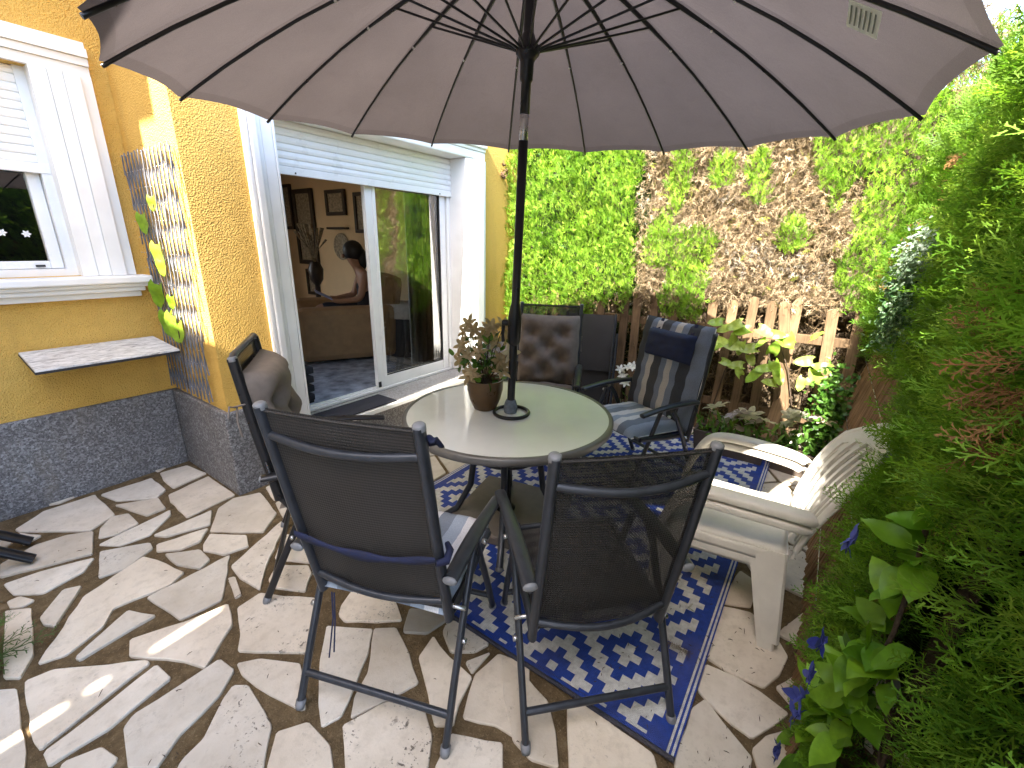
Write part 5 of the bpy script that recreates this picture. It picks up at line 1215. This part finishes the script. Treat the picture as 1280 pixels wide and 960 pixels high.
seat_pad(LC, o, M['taupe'], 0.10, 0.56, 0.44, 0.07, 0.43, [(0.3, 0.3, .5, .05), (0.7, 0.7, .5, .05)])
# striped cushion with head pillow
o, f = back_cushion(SC, 'charcoal, blue and cream striped long cushion on the recliner by the trough', 0.04, 0.70, 0.58, 0.06, M['stripes'], [], waves=0.07)
m = MB(); m.tube([f(l, s * 0.29, 0.0) for s, ls in ((1, np.linspace(0, .70, 12)),) for l in ls], 0.004, 6); m.tube([f(l, -0.29, 0.0) for l in np.linspace(0, .70, 12)], 0.004, 6); m.build('piping', M['white_trim'], o, True)
sp_ = seat_pad(SC, o, M['pale_stripes'], 0.10, 0.60, 0.50, 0.065, 0.43)
m = MB(); m.tube([(0.10 + t * 0.5, s * 0.25 * 1.0, 0.43 + 0.03 * t) for s in (1,) for t in np.linspace(0, 1, 8)] , 0.004, 6); m.tube([(0.10 + t * 0.5, -0.25, 0.43 + 0.03 * t) for t in np.linspace(0, 1, 8)], 0.004, 6); m.build('piping', M['white_trim'], sp_, True)
pl = empty('head_pillow', SC[0].location, SC[0].rotation_euler.z, 'small navy head pillow on the striped recliner cushion', 'pillow')
pad(lambda l, w_, t: SC[1]((0.48 + l) / SC[4], w_ + 0.02, -0.07 - t), 0.19, 0.385, 0.075, [], (18, 22)).build('pad', M['navy'], pl, True)
for s in (-1, 1):
    m = MB(); m.add([SC[1]((0.655 + a) / SC[4], 0.02 + s * b, -0.066 + c_) for a, b, c_ in ((0, 0.155, 0), (0, 0.13, 0), (0.09, 0.13, 0.03), (0.09, 0.155, 0.03))], [(0, 1, 2, 3)])
    m.build('strap', M['navy_strap'], pl, solid=0.003)
# cushion of the front left chair
o, f = back_cushion(FL, 'pale blue and white striped cushion on the front left recliner', 0.05, 0.645, 0.47, 0.05, M['navy'], [])
seat_pad(FL, o, M['pale_stripes'], 0.14, 0.60, 0.46, 0.06, 0.43)
bpF = FL[1]
m = MB(); P_ = [bpF(0.40 - 0.05 * math.sin(math.pi * u) - 0.02 * u, -0.245 + 0.49 * u, 0.034 + 0.006 * math.sin(u * math.pi)) for u in np.linspace(0, 1, 18)]
V = []; F = []
for i, q in enumerate(P_):
    hh = 0.009 + 0.004 * math.sin(i * 0.9) + 0.006 * math.sin(i / 17 * math.pi); V += [(q[0], q[1], q[2] - hh), (q[0] - 0.003, q[1], q[2]), (q[0], q[1], q[2] + hh)]
for i in range(len(P_) - 1): F += [(3 * i, 3 * i + 3, 3 * i + 4, 3 * i + 1), (3 * i + 1, 3 * i + 4, 3 * i + 5, 3 * i + 2)]
m.add(V, F); m.build('strap', M['navy_strap'], o, True, solid=0.003)
m = MB(); m.tube([bpF(0.38, -0.245, 0.034), bpF(0.37, -0.268, 0.012), bpF(0.385, -0.268, -0.02), bpF(0.39, -0.25, -0.04)], [0.010, 0.013, 0.012, 0.008], 10); m.build('knot', M['navy_strap'], o, True)
m = MB(); m.grid(lambda u, v: bpF(0.935 + 0.006 * math.sin(v * math.pi) - 0.10 * max(0, v - 0.35), -0.275 + 0.13 * u, -0.006 - 0.05 * v + 0.005 * math.sin(u * 25)), 20, 8); m.build('head_flap', M['navy_strap'], o, True, solid=0.006)
m = MB(); m.tube([(0.145, 0.20, 0.40), (0.12, 0.19, 0.30), (0.09, 0.185, 0.19)], 0.003, 6); m.tube([(0.145, 0.21, 0.40), (0.13, 0.205, 0.30), (0.08, 0.20, 0.17)], 0.003, 6); m.build('tie', M['navy'], o, True)

# ------------------------------------------------------------------ white plastic armchairs (two, stacked)
def white_chair(loc, h, z0, label):
    c = empty('plastic_armchair', (loc[0], loc[1], z0), R(h), label, 'chair', 'stacked white plastic armchairs')
    m = MB()
    def sf(u, v):
        x_ = 0.0 + 0.47 * v; w_ = 0.235 + 0.03 * v; y_ = (u - 0.5) * 2 * w_
        e = max(abs(2 * u - 1) ** 6, (2 * v - 1) ** 8 if v > .5 else 0)
        return (x_, y_, 0.425 - 0.018 * math.sin(math.pi * u) * math.sin(math.pi * v) - 0.03 * e)
    m.grid(sf, 20, 18); m.build('seat', M['white_plastic'], c, True, solid=0.007)
    m = MB(); m.grid(lambda u, v: (0.475 + 0.004 * math.sin(v * 3), (u - 0.5) * 0.53, 0.39 - 0.05 * v), 12, 3); m.grid(lambda u, v: (-0.004, (u - 0.5) * 0.46, 0.40 - 0.05 * v), 12, 3)
    for s in (-1, 1): m.grid(lambda u, v: (0.475 * u, s * (0.238 + 0.03 * u), 0.395 - 0.05 * v), 12, 3)
    m.build('apron', M['white_plastic'], c, True, solid=0.006)
    def legm(pt, pb, wx, wy, sx, sy):
        # L-shaped tapered channel
        m = MB(); n = 8; V = []; F = []
        for i in range(n + 1):
            t = i / n; c_ = Vector(pt).lerp(Vector(pb), t); k_ = 1 - 0.48 * t; b_ = 0.02 * math.sin(t * math.pi)
            V += [(c_.x - sx * wx * k_, c_.y, c_.z), (c_.x - sx * 0.008, c_.y + sy * 0.002, c_.z), (c_.x, c_.y - sy * 0.006, c_.z), (c_.x, c_.y - sy * wy * k_, c_.z)]
        for i in range(n):
            for k_ in range(3): F.append((4 * i + k_, 4 * i + 4 + k_, 4 * i + 5 + k_, 4 * i + 1 + k_))
        m.add(V, F); m.build('leg', M['white_plastic'], c, False, solid=0.007)
    for s in (-1, 1):
        legm((0.475, s * 0.268, 0.40), (0.505, s * 0.295, 0.0), 0.115, 0.085, 1, s)
        legm((-0.005, s * 0.240, 0.40), (-0.045, s * 0.285, 0.0), 0.115, 0.085, -1, s)
    for s in (-1, 1):
        path = [(-0.06, s * 0.255, 0.60), (-0.03, s * 0.285, 0.618), (0.07, s * 0.30, 0.628), (0.20, s * 0.312, 0.634), (0.31, s * 0.312, 0.634), (0.375, s * 0.308, 0.622), (0.415, s * 0.302, 0.585), (0.448, s * 0.293, 0.52), (0.474, s * 0.278, 0.44), (0.475, s * 0.272, 0.395)]
        wv = [0.030, 0.034, 0.036, 0.037, 0.036, 0.035, 0.035, 0.038, 0.045, 0.05]
        m = MB(); V = []; F = []; n = len(path)
        P_ = [Vector(p) for p in path]
        for i in range(n):
            T = (P_[min(i + 1, n - 1)] - P_[max(i - 1, 0)]).normalized(); Y = Vector((0, s, 0)); Y = (Y - T * Y.dot(T)).normalized(); U = Y.cross(T) * s * -1
            if i < 5 and U.z < 0: U = -U
            if i >= 5 and U.x < 0: U = -U
            w_ = wv[i]
            for a, b in ((-w_, -0.024), (-w_, -0.004), (-w_ * 0.8, 0.004), (0, 0.006), (w_ * 0.8, 0.004), (w_, -0.004), (w_, -0.026)):
                V.append(P_[i] + Y * a + U * b)
        for i in range(n - 1):
            for k_ in range(6): F.append((7 * i + k_, 7 * i + 7 + k_, 7 * i + 8 + k_, 7 * i + 1 + k_))
        m.add(V, F); oa = m.build('armrest', M['white_plastic'], c, True, solid=0.006)
        sb = oa.modifiers.new('sub', 'SUBSURF'); sb.levels = 1; sb.render_levels = 2
    # backrest: side rails + arched top + slats in one shell
    def bk(w_, z_):          # w across (-1..1), z height along back 0..1
        hw = 0.235 + 0.035 * math.sin(math.pi * min(1, z_ * 1.25) * 0.8) - 0.05 * max(0, z_ - 0.6) / 0.4
        x_ = -0.035 - 0.05 * z_ - 0.165 * z_ * z_ - 0.04 * (1 - w_ * w_) * (0.4 + 0.6 * z_)
        return Vector((x_, w_ * hw, 0.425 + 0.495 * z_))
    m = MB()
    top = lambda w_: 1.0 - 0.26 * abs(w_) ** 2.6
    low = lambda w_: 0.80 - 0.24 * abs(w_) ** 2.4
    m.grid(lambda u, v: bk(2 * u - 1, low(2 * u - 1) + (top(2 * u - 1) - low(2 * u - 1)) * v), 36, 5)
    for s in (-1, 1): m.grid(lambda u, v: bk(s * (0.80 + 0.20 * v), 0.0 + (0.66) * u), 14, 3)
    nsl = 6
    for k_ in range(nsl):
        wc = -0.64 + 1.28 * k_ / (nsl - 1)
        m.grid(lambda u, v: bk(wc * (0.93 + 0.07 * u) - 0.046 + 0.092 * v, 0.0 + (low(wc) + 0.01) * u), 10, 2)
    m.build('backrest', M['white_plastic'], c, False, solid=0.010)
    m = MB(); m.tube([bk(w_, top(w_) - 0.005) for w_ in np.linspace(-1, 1, 31)], 0.011, 8)
    for s in (-1, 1): m.tube([bk(s * 1.0, z_) for z_ in np.linspace(0.1, 0.74, 10)], 0.012, 8)
    m.build('back_rim', M['white_plastic'], c, True)
    return c
white_chair((2.078, -0.032), 94, 0.0, 'lower white plastic armchair of the stacked pair, only its rims showing below the other')
white_chair((2.079, -0.044), 94, 0.042, 'upper white plastic armchair of the stacked pair beside the right hedge')

# ------------------------------------------------------------------ round glass table
TC = (1.835, 1.308)
tb = empty('garden_table', (TC[0], TC[1], 0), R(20), 'round frosted glass garden table with grey rim and curved metal legs', 'table')
m = MB(); m.lathe([(0.0, 0.714), (0.545, 0.714)], (0, 0, 0), 72); m.lathe([(0.0, 0.720), (0.545, 0.720)], (0, 0, 0), 72); m.build('glass_top', M['table_glass'], tb, True)
m = MB(); m.lathe([(0.543, 0.7225), (0.560, 0.7235), (0.567, 0.716), (0.567, 0.690), (0.560, 0.683), (0.540, 0.683), (0.5405, 0.711), (0.543, 0.7225)], (0, 0, 0), 96); m.build('rim', M['frame_rim'] if 'frame_rim' in M else M['frame'], tb, True)
for k in range(4):
    a = k * math.pi / 2 + 0.2; ca_, sa_ = math.cos(a), math.sin(a)
    pts = [(0.52, 0.69), (0.36, 0.672), (0.25, 0.64), (0.20, 0.55), (0.19, 0.42), (0.21, 0.26), (0.29, 0.10), (0.40, 0.02)]
    m = MB(); m.tube([(r_ * ca_, r_ * sa_, z_) for r_, z_ in pts], 0.018, 12); lg = m.build('leg', M['frame'], tb, True)
    m = MB(); m.lathe([(0.0, 0.0), (0.022, 0.0), (0.022, 0.022), (0.0, 0.03)], (0.405 * ca_, 0.405 * sa_, 0.0), 12); m.build('foot_cap', M['cap'], lg, True)
m = MB(); m.tube([(0.185 * math.cos(a), 0.185 * math.sin(a), 0.47) for a in np.linspace(0, 6.283, 33)[:-1]], 0.007, 8, closed=True)
m.tube([(0.185 * math.cos(a), 0.185 * math.sin(a), 0.50 + 0.012 * math.sin(6 * a)) for a in np.linspace(0, 6.283, 49)[:-1]], 0.003, 6, closed=True); m.build('leg_ring', M['frame'], tb, True)
# loose black ring around the parasol pole
ro = MB(); ro.tube([(0.093 * math.cos(a), 0.093 * math.sin(a), 0) for a in np.linspace(0, 6.283, 41)[:-1]], 0.0095, 12, closed=True)
r_o = ro.build('rubber_ring', M['frame_black'], None, True, loc=(1.825, 1.278, 0.7295)); tag(r_o, 'black rubber ring lying on the table round the parasol pole', 'ring')

# ------------------------------------------------------------------ parasol
UB = Vector((1.842, 1.297, 0.72)); ax = Vector((-0.06029812, -0.07254608, 0.99554066)); e1 = Vector((-0.99817078, 0, -0.06045743)); e2 = Vector((0.00438595, -0.99736506, -0.07241338))
UO = UB - ax * (0.72 / ax.z)
um = empty('parasol', (UO.x, UO.y, 0), 0, 'large taupe parasol with black pole and many ribs over the table', 'parasol')
DROOP = {12: 0.052, 13: 0.10, 14: 0.11, 15: 0.06}
def dz_(th):
    q = ((PH - th) * 16 / (2 * math.pi)) % 16; i = int(q + 1e-6); f_ = q - i
    return DROOP.get(i % 16, 0) * (1 - f_) + DROOP.get((i + 1) % 16, 0) * f_
def U(r_, th, h, sub=True):
    h = h + dz_(th) * (r_ / 1.402) ** 2; r_ = r_ * (1 + 0.25 * dz_(th) * (r_ / 1.402) ** 2)
    q = UB + ax * (1.396 + h) + (e1 * math.cos(th) + e2 * math.sin(th)) * r_
    return q - UO
PH = -0.112
PRF = [(0.0, 0.600), (0.12, 0.585), (0.3, 0.54), (0.45, 0.492), (0.6, 0.432), (0.74, 0.372), (0.95, 0.268), (1.15, 0.158), (1.30, 0.066), (1.402, 0.0)]
def hp(r_):
    for (a, ha), (b, hb) in zip(PRF, PRF[1:]):
        if r_ <= b: return ha + (hb - ha) * (r_ - a) / (b - a)
    return 0.0
cm = MB(); hm = MB()
NR = [0.03, 0.12, 0.22, 0.33, 0.45, 0.56, 0.67, 0.78, 0.89, 1.0, 1.1, 1.2, 1.28, 1.362]
NH = [1.362, 1.38, 1.402]
def panel(mb, k, rows, na=8):
    t0 = PH - 2 * math.pi * k / 16; t1 = PH - 2 * math.pi * (k + 1) / 16
    V = []; F = []
    for r_ in rows:
        for j in range(na + 1):
            a = j / na; s = 4 * a * (1 - a)
            rr = r_ * (1 - 0.014 * s * (r_ / 1.4) ** 3)
            p0 = U(rr, t0, hp(rr)); p1 = U(rr, t1, hp(rr)); q = p0.lerp(p1, a)
            q = q - ax * (0.010 * s * math.sin(math.pi * min(1, r_ / 1.4)) + 0.006 * mnoise.noise(Vector((k * 3.1 + a * 2, r_ * 3, 0)))* s)
            V.append(q)
    for i in range(len(rows) - 1):
        for j in range(na): F.append((i * (na + 1) + j, (i + 1) * (na + 1) + j, (i + 1) * (na + 1) + j + 1, i * (na + 1) + j + 1))
    mb.add(V, F)
for k in range(16): panel(cm, k, NR); panel(hm, k, NH)
cn = cm.build('canopy', M['canopy'], um, True); hm.build('hem', M['hem'], cn, True)
m = MB(); m.lathe([(0.0, 0.09), (0.012, 0.08), (0.02, 0.05), (0.014, 0.02), (0.03, 0.0)], U(0, 0, 0.60), 14, ax); m.build('finial', M['frame_black'], um, True)
for k in range(16):
    th = PH - 2 * math.pi * k / 16
    m = MB(); rows = [0.035, 0.12, 0.3, 0.45, 0.6, 0.74, 0.9, 1.05, 1.2, 1.32, 1.398]
    m.tube([U(r_, th, hp(r_) - 0.016 - 0.004 * (r_ < 0.76)) for r_ in rows], [0.009 if r_ < 0.74 else 0.0062 for r_ in rows], 8); rb = m.build('rib', M['frame_black'], um, True)
    m = MB(); q = U(0.745, th + 0.004, hp(0.745) - 0.024); m.sphere(q, 0.0065, 6, 8); m.build('rivet', M['white_pvc'], rb, True)
    m = MB(); m.tube([U(0.045, th, 0.235), U(0.075, th, 0.246), U(0.59, th, 0.405), U(0.61, th, 0.412)], [0.0065, 0.0048, 0.0048, 0.008], 8); m.build('strut', M['frame_black'], um, True)
def pole(h0, h1, r_, name, mt, seg=18):
    m = MB(); m.lathe([(0.0, h0), (r_, h0), (r_, h1), (0.0, h1)], UB - UO, seg, ax); return m.build(name, mt, um, True)
def profp(pr, name, mt, seg=20):
    m = MB(); m.lathe(pr, UB - UO, seg, ax); return m.build(name, mt, um, True)
profp([(0.0, -0.66), (0.0205, -0.66), (0.0205, 0.03), (0.0205, 1.31), (0.0, 1.31)], 'lower_pole', M['frame_black'])
profp([(0.0175, 1.306), (0.0185, 1.308), (0.0185, 1.408), (0.0175, 1.41)], 'joint_sleeve', M['steel'])
profp([(0.0, 1.409), (0.0205, 1.409), (0.0205, 1.98), (0.0, 1.98)], 'upper_pole', M['frame_black'])
profp([(0.021, 1.52), (0.027, 1.53), (0.028, 1.59), (0.033, 1.60), (0.048, 1.615), (0.05, 1.64), (0.034, 1.66), (0.026, 1.68), (0.021, 1.69)], 'runner', M['frame_black'])
profp([(0.021, 1.915), (0.045, 1.93), (0.05, 1.955), (0.03, 1.975), (0.0, 1.98)], 'top_hub', M['frame_black'])
profp([(0.021, 0.385), (0.031, 0.40), (0.034, 0.43), (0.034, 0.53), (0.030, 0.56), (0.022, 0.60)], 'crank_housing', M['frame_black'])
cr = Vector((-0.35, 0.92, 0.0)).normalized()
c0 = UB - UO + ax * 0.50
m = MB(); m.tube([c0 + cr * 0.025, c0 + cr * 0.058], 0.016, 12); m.tube([c0 + cr * 0.055 + ax * 0.01, c0 + cr * 0.06 - ax * 0.06, c0 + cr * 0.055 - ax * 0.10], [0.010, 0.008, 0.009], 10); m.lathe([(0.0, 0), (0.012, 0.0), (0.012, 0.006), (0, 0.0065)], c0 + cr * 0.058, 10, cr)
m.build('crank_handle', M['frame_black'], um, True)
profp([(0.021, -0.01), (0.034, 0.0), (0.038, 0.02), (0.034, 0.05), (0.028, 0.07), (0.021, 0.078)], 'cloth_wrap', M['rope'])
m = MB(); m.bx(-0.30, 0.30, -0.30, 0.30, 0.018, 0.075)
bo = m.build('base_slab', M['base'], um, bevel=0.012); bo.rotation_euler = (0, 0, R(12)); bo.location = (0.02, -0.03, 0)
m = MB(); m.lathe([(0.0, 0.076), (0.06, 0.076), (0.035, 0.10), (0.03, 0.36), (0.0, 0.36)], (0, 0, 0), 18); m.build('base_tube', M['frame_black'], um, True)
# care label sewn near a rib
th = PH - 2 * math.pi * 11.93 / 16
m = MB(); m.grid(lambda u, v: U(1.075 + 0.08 * u, th + 0.09 * v, hp(1.075 + 0.08 * u) - 0.022 - 0.025 * v), 3, 3); m.build('care_label', M['white_pvc'], um, True)
m = MB()
for k in range(6):
    m.grid(lambda u, v: U(1.081 + 0.0118 * k + 0.004 * u, th + 0.012 + 0.062 * v, hp(1.081 + 0.0118 * k + 0.004 * u) - 0.0245 - 0.025 * (0.13 + 0.69 * v)), 1, 2)
m.build('label_print', M['cap'], um)

# ------------------------------------------------------------------ potted flowers on the table
fpz = 0.7215
po_ = empty('flower_pot', (1.80, 1.44, fpz), 0, 'glazed brown pot of faded cream silk flowers on the glass table', 'flower pot')
m = MB(); m.lathe([(0.0, 0.0), (0.052, 0.0), (0.062, 0.006), (0.085, 0.06), (0.098, 0.115), (0.100, 0.165), (0.102, 0.172), (0.094, 0.172), (0.090, 0.14), (0.0, 0.139)], (0, 0, 0), 36); m.build('pot', M['pot'], po_, True)
m = MB(); m.lathe([(0.0, 0.145), (0.089, 0.141)], (0, 0, 0), 20); m.build('soil', M['soil'], po_)
L = []; stem = MB()
nn = 150
P = rv(nn) * np.array((0.055, 0.055, 0.06)) + np.array((0, 0, 0.27))
L.append(scatter(*OV, P, np.array((0, 0, 0.3)) + rv(nn, 0.7) + (P - np.array((0, 0, 0.2))) * 6, rv(nn, .5) + np.array((0, 0, 1)), rng.uniform(0.03, 0.055, nn), tints(nn, (0.03, 0.09, 0.012), (0.10, 0.19, 0.03), 0.2)))
J3 = join_sc(L); quads('leaves', J3[0], J3[1], M['leaf'], J3[2], po_)
CA, CB = (0.33, 0.24, 0.14), (0.50, 0.39, 0.27)
right = np.array((_r.x, _r.y, 0)); toc = np.array((-0.78, -0.62, 0))
FLW = [(-0.085, 0.47, -0.0), (-0.02, 0.40, 0.0), (0.095, 0.46, -0.02), (-0.12, 0.36, 0.02), (-0.09, 0.31, 0.04), (0.13, 0.34, 0.07), (0.085, 0.24, 0.09), (-0.05, 0.205, 0.09), (-0.085, 0.20, 0.07), (0.02, 0.43, -0.06), (0.12, 0.40, -0.04), (-0.13, 0.27, 0.0), (0.05, 0.37, -0.03), (-0.03, 0.33, 0.06), (0.0, 0.20, -0.1), (-0.11, 0.42, -0.03), (-0.06, 0.44, 0.03), (-0.135, 0.31, -0.02), (0.03, 0.46, 0.0), (-0.07, 0.24, 0.1), (0.07, 0.30, 0.1), (0.11, 0.29, 0.05)]
for i, (a, z_, b) in enumerate(FLW):
    c = right * a + toc * b + np.array((0, 0, z_))
    N = toc * 0.7 + right * a * 4 + np.array((0, 0, 0.45)) + rng.normal(size=3) * 0.35
    v = lily(c, rng.uniform(0.05, 0.062), N, CA if i != 5 else (0.58, 0.50, 0.40), CB if i != 5 else (0.66, 0.58, 0.48)); quads('flower', v[0], v[1], M['petal'], v[2], po_)
    stem.tube([(0, 0, 0.14), tuple(c * 0.5 + np.array((0, 0, 0.08))), tuple(c)], 0.0022, 5)
stem.build('stems', M['bark'], po_, True)

# ------------------------------------------------------------------ shelf, trellis, mat, small things on the house
sf_ = empty('wall_shelf', (0.70, 3.683, 0.93), 0, 'white marbled wall shelf with two white brackets under the window', 'shelf')
m = MB(); m.add([(-0.33, 0, 0.022), (0.30, 0, 0.022), (0.335, -0.32, -0.028), (-0.325, -0.32, -0.028), (-0.33, 0, 0.012), (0.30, 0, 0.012), (0.335, -0.32, -0.038), (-0.325, -0.32, -0.038)], [(3, 2, 1, 0), (0, 1, 5, 4), (1, 2, 6, 5), (2, 3, 7, 6), (3, 0, 4, 7)]); m.build('shelf_top', M['marble'], sf_)
m = MB(); m.add([(-0.332, -0.001, 0.0115), (0.302, -0.001, 0.0115), (0.337, -0.322, -0.0385), (-0.327, -0.322, -0.0385), (-0.332, -0.001, 0.002), (0.302, -0.001, 0.002), (0.337, -0.322, -0.052), (-0.327, -0.322, -0.052)], [(3, 2, 1, 0), (4, 5, 6, 7), (0, 1, 5, 4), (1, 2, 6, 5), (2, 3, 7, 6), (3, 0, 4, 7)]); m.build('shelf_underside', M['dark_gap'], sf_)
for x in (-0.19, 0.17):
    m = MB(); m.bx(x - 0.013, x + 0.013, -0.022, -0.0, -0.11, 0.0); m.add([(x - .009, -0.022, -0.015), (x + .009, -0.022, -0.015), (x + .009, -0.2, -0.045), (x - .009, -0.2, -0.045), (x - .009, -0.022, -0.09), (x + .009, -0.022, -0.09), (x + .009, -0.2, -0.058), (x - .009, -0.2, -0.058)], [(3, 2, 1, 0), (4, 5, 6, 7), (0, 1, 5, 4), (1, 2, 6, 5), (2, 3, 7, 6), (3, 0, 4, 7)])
    m.build('bracket', M['white_pvc'], sf_, bevel=0.003)
tr = empty('trellis', (1.055, 3.30, 0.6), 0, 'grey weathered expanding wooden trellis on the side of the pillar', 'trellis')
for lay, s in ((0, 1), (1, -1)):
    m = MB()
    for k in range(-6, 24):
        yb = -0.36 + k * 0.056; zz = 0.0
        # each stick is a run of steep short sticks clipped to the panel
        ang = R(10) * s; z0, z1 = 0.0, 1.46
        for seg_ in range(1):
            pts = []
            for zt_ in np.linspace(z0, z1, 40):
                yy = yb + math.tan(ang) * (zt_ - (0.73 if s > 0 else 0.73)) + 0.004 * math.sin(zt_ * 7 + k)
                lo_ = -0.36 + 0.06 * (zt_ / 1.46); hi_ = 0.385 - 0.10 * math.sin(zt_ / 1.46 * math.pi) * 0.5
                lo_ = -0.285 - 0.115 * zt_ / 1.46
                if lo_ <= yy <= hi_: pts.append((-0.006 - 0.007 * lay, yy, zt_ + 0.012 * math.sin(k * 2.1)))
            if len(pts) > 1:
                a, b = Vector(pts[0]), Vector(pts[-1]); d = b - a; L_ = d.length
                if L_ < 0.08: continue
                m.box((a + b) / 2, (0.005, 0.010, L_), Matrix.Rotation(-math.atan2(d.y, d.z), 3, 'X'))
    m.build('slats', M['trellis'], tr)
m = MB()
for zt_ in np.arange(0.06, 1.46, 0.093):
    for yy in np.arange(-0.30, 0.36, 0.043): 
        if -0.28 - 0.115 * zt_ / 1.46 < yy < 0.36: m.sphere((-0.0165, yy + 0.0215 * (int(zt_ / 0.093) % 2), zt_), 0.0028, 4, 6)
m.build('rivets', M['steel'], tr, True)['kind'] = 'stuff'
ivy = empty('climbing_plant', (1.035, 3.25, 1.15), 0, 'few bright green heart leaves climbing on the grey trellis', 'climber')
L = []
for (dy, dz, s) in ((0.17, 0.53, .085), (0.03, 0.36, .10), (0.17, 0.12, .115), (0.10, -0.05, .12), (0.02, -0.06, .125), (-0.02, -0.10, .10), (-0.04, 0.62, .06), (0.02, 0.27, .07), (-0.02, 0.06, .06)):
    L.append(scatter(*HE, [np.array((-0.02, dy + 0.02, dz + 0.04))], [np.array((-0.12, 0.1 * rng.normal(), -1))], [np.array((-1, -0.6, 0.35)) + rng.normal(size=3) * 0.15], [s * 1.35], tints(1, (0.20, 0.36, 0.02), (0.32, 0.46, 0.05), 0.08)))
J3 = join_sc(L); quads('leaves', J3[0], J3[1], M['leaf'], J3[2], ivy)
m = MB(); m.tube([(-0.01, 0.22, 0.30), (-0.015, 0.12, 0.22), (-0.02, 0.05, 0.10), (-0.02, 0.0, -0.1), (-0.015, 0.05, -0.5)], 0.0035, 6); m.tube([(-0.02, 0.05, 0.1), (-0.02, -0.05, 0.35), (-0.02, -0.02, 0.62)], 0.003, 6); m.build('stem', M['bark'], ivy, True)
dm = MB(); dm.bx(1.68, 2.30, 2.79, 3.03, 0.3175, 0.328)
dmo = off(dm, (2.0, 2.9, 0.3175)).build('door_mat', M['dark_cloth'], None, loc=(2.0, 2.9, 0.3175), bevel=0.003); tag(dmo, 'thin dark mat lying on the sill in front of the open sliding door', 'mat')
pc = empty('pine_cone', (3.90, 2.885, 2.29), 0, 'brown pine cone ornament hanging on the yellow wall beside the hedge', 'ornament')
nn = 60; t = rng.random(nn)
P = np.stack([np.cos(np.arange(nn) * 2.4) * 0.03 * np.sin(np.pi * (0.1 + 0.85 * t)), np.sin(np.arange(nn) * 2.4) * 0.03 * np.sin(np.pi * (0.1 + 0.85 * t)), -0.05 + 0.10 * t], 1)
v = scatter(*OV, P, P * 12 + np.array((0, 0, -0.3)), np.tile((0, 0, 1.0), (nn, 1)), np.full(nn, 0.032), tints(nn, (0.10, 0.06, 0.035), (0.2, 0.13, 0.08)))
quads('scales', v[0], v[1], M['dead'], v[2], pc)
m = MB(); m.tube([(0, 0, 0.05), (0.01, 0.02, 0.10)], 0.003, 5); m.build('string', M['bark'], pc)
# dark folding chair at the left edge
lf = empty('folding_chair', (-0.05, 3.2, 0), 0, 'black folding chair standing at the left edge by the speckled plinth', 'chair')
for q in ((0.0, 0.0), (0.045, 0.20)):
    m = MB(); m.tube([(0.18 + q[0] * 0.5, -0.16 + q[1], 0.02), (-0.25, 0.0 + q[1], 0.42), (-0.62, 0.10 + q[1], 0.76)], 0.033, 12, flat=0.6); m.build('leg', M['frame_black'], lf, True)
    m = MB(); m.tube([(-0.55, -0.12 + q[1], 0.02), (-0.25, 0.0 + q[1], 0.40), (0.0, 0.05 + q[1], 0.72)], 0.028, 12, flat=0.6)
    m.v = [(x_ - 0.42, y_, z_) for x_, y_, z_ in m.v]; m.build('leg', M['frame_black'], lf, True)
m = MB(); m.bx(-0.95, -0.35, -0.05, 0.32, 0.44, 0.47); m.build('seat', M['frame_black'], lf, bevel=0.01)
# litter on the paving
m = MB()
for k in range(300):
    x_, y_ = (rs.uniform(0.0, 2.6), rs.uniform(-0.15, 3.4)) if k < 170 else (rs.uniform(1.15, 2.6), rs.uniform(-0.16, 0.5))
    if x_ > 1.05 and y_ > 2.75: continue
    a = rs.uniform(0, 6.28); l = rs.uniform(0.006, 0.022) * (1.6 if rs.random() < .12 else 1); z_ = 0.013 + (0.01 if (x_ > 1.12 and 0.1 < y_ < 1.99) else 0)
    p0 = Vector((x_, y_, z_)); p1 = p0 + Vector((math.cos(a) * l, math.sin(a) * l, rs.uniform(0, 0.004)))
    m.tube([p0, p0.lerp(p1, 0.5) + Vector((rs.uniform(-.002, .002), rs.uniform(-.002, .002), 0.002)), p1], [0.0008, 0.0015, 0.0006], 5)
lit = m.build('leaf_litter', M['bark'], None, True); tag(lit, kind='stuff'); lit['label'] = 'tiny dry twigs and needles scattered over the paving'
sg = MB(); n_ = 0
c0 = np.array((1.56, 0.23, 0.03)); nn = 40
v = scatter(*SPR[1], np.tile(c0, (6, 1)) + rv(6, 0.01), rv(6) * np.array((1, 1, 0.1)), np.tile((0, 0, 1.0), (6, 1)), rng.uniform(0.05, 0.08, 6), tints(6, (0.10, 0.07, 0.045), (0.16, 0.12, 0.07)))
tw_ = quads('fallen_twig', v[0] - c0, v[1], M['dead'], v[2]); tw_.location = c0; tag(tw_, 'dry brown conifer twig lying on the rug by the front mesh recliner', 'twig')
c0 = np.array((1.80, 0.24, 0.03))
v = scatter(*SPR[2], np.tile(c0, (5, 1)) + rv(5, 0.006), rv(5) * np.array((1, 1, 0.2)), np.tile((0, 0, 1.0), (5, 1)), rng.uniform(0.02, 0.035, 5), tints(5, (0.10, 0.14, 0.03), (0.2, 0.2, 0.06)))
tw_ = quads('fallen_twig', v[0] - c0, v[1], M['dead'], v[2]); tw_.location = c0; tag(tw_, 'small green conifer tip lying on the rug near the white armchairs', 'twig')
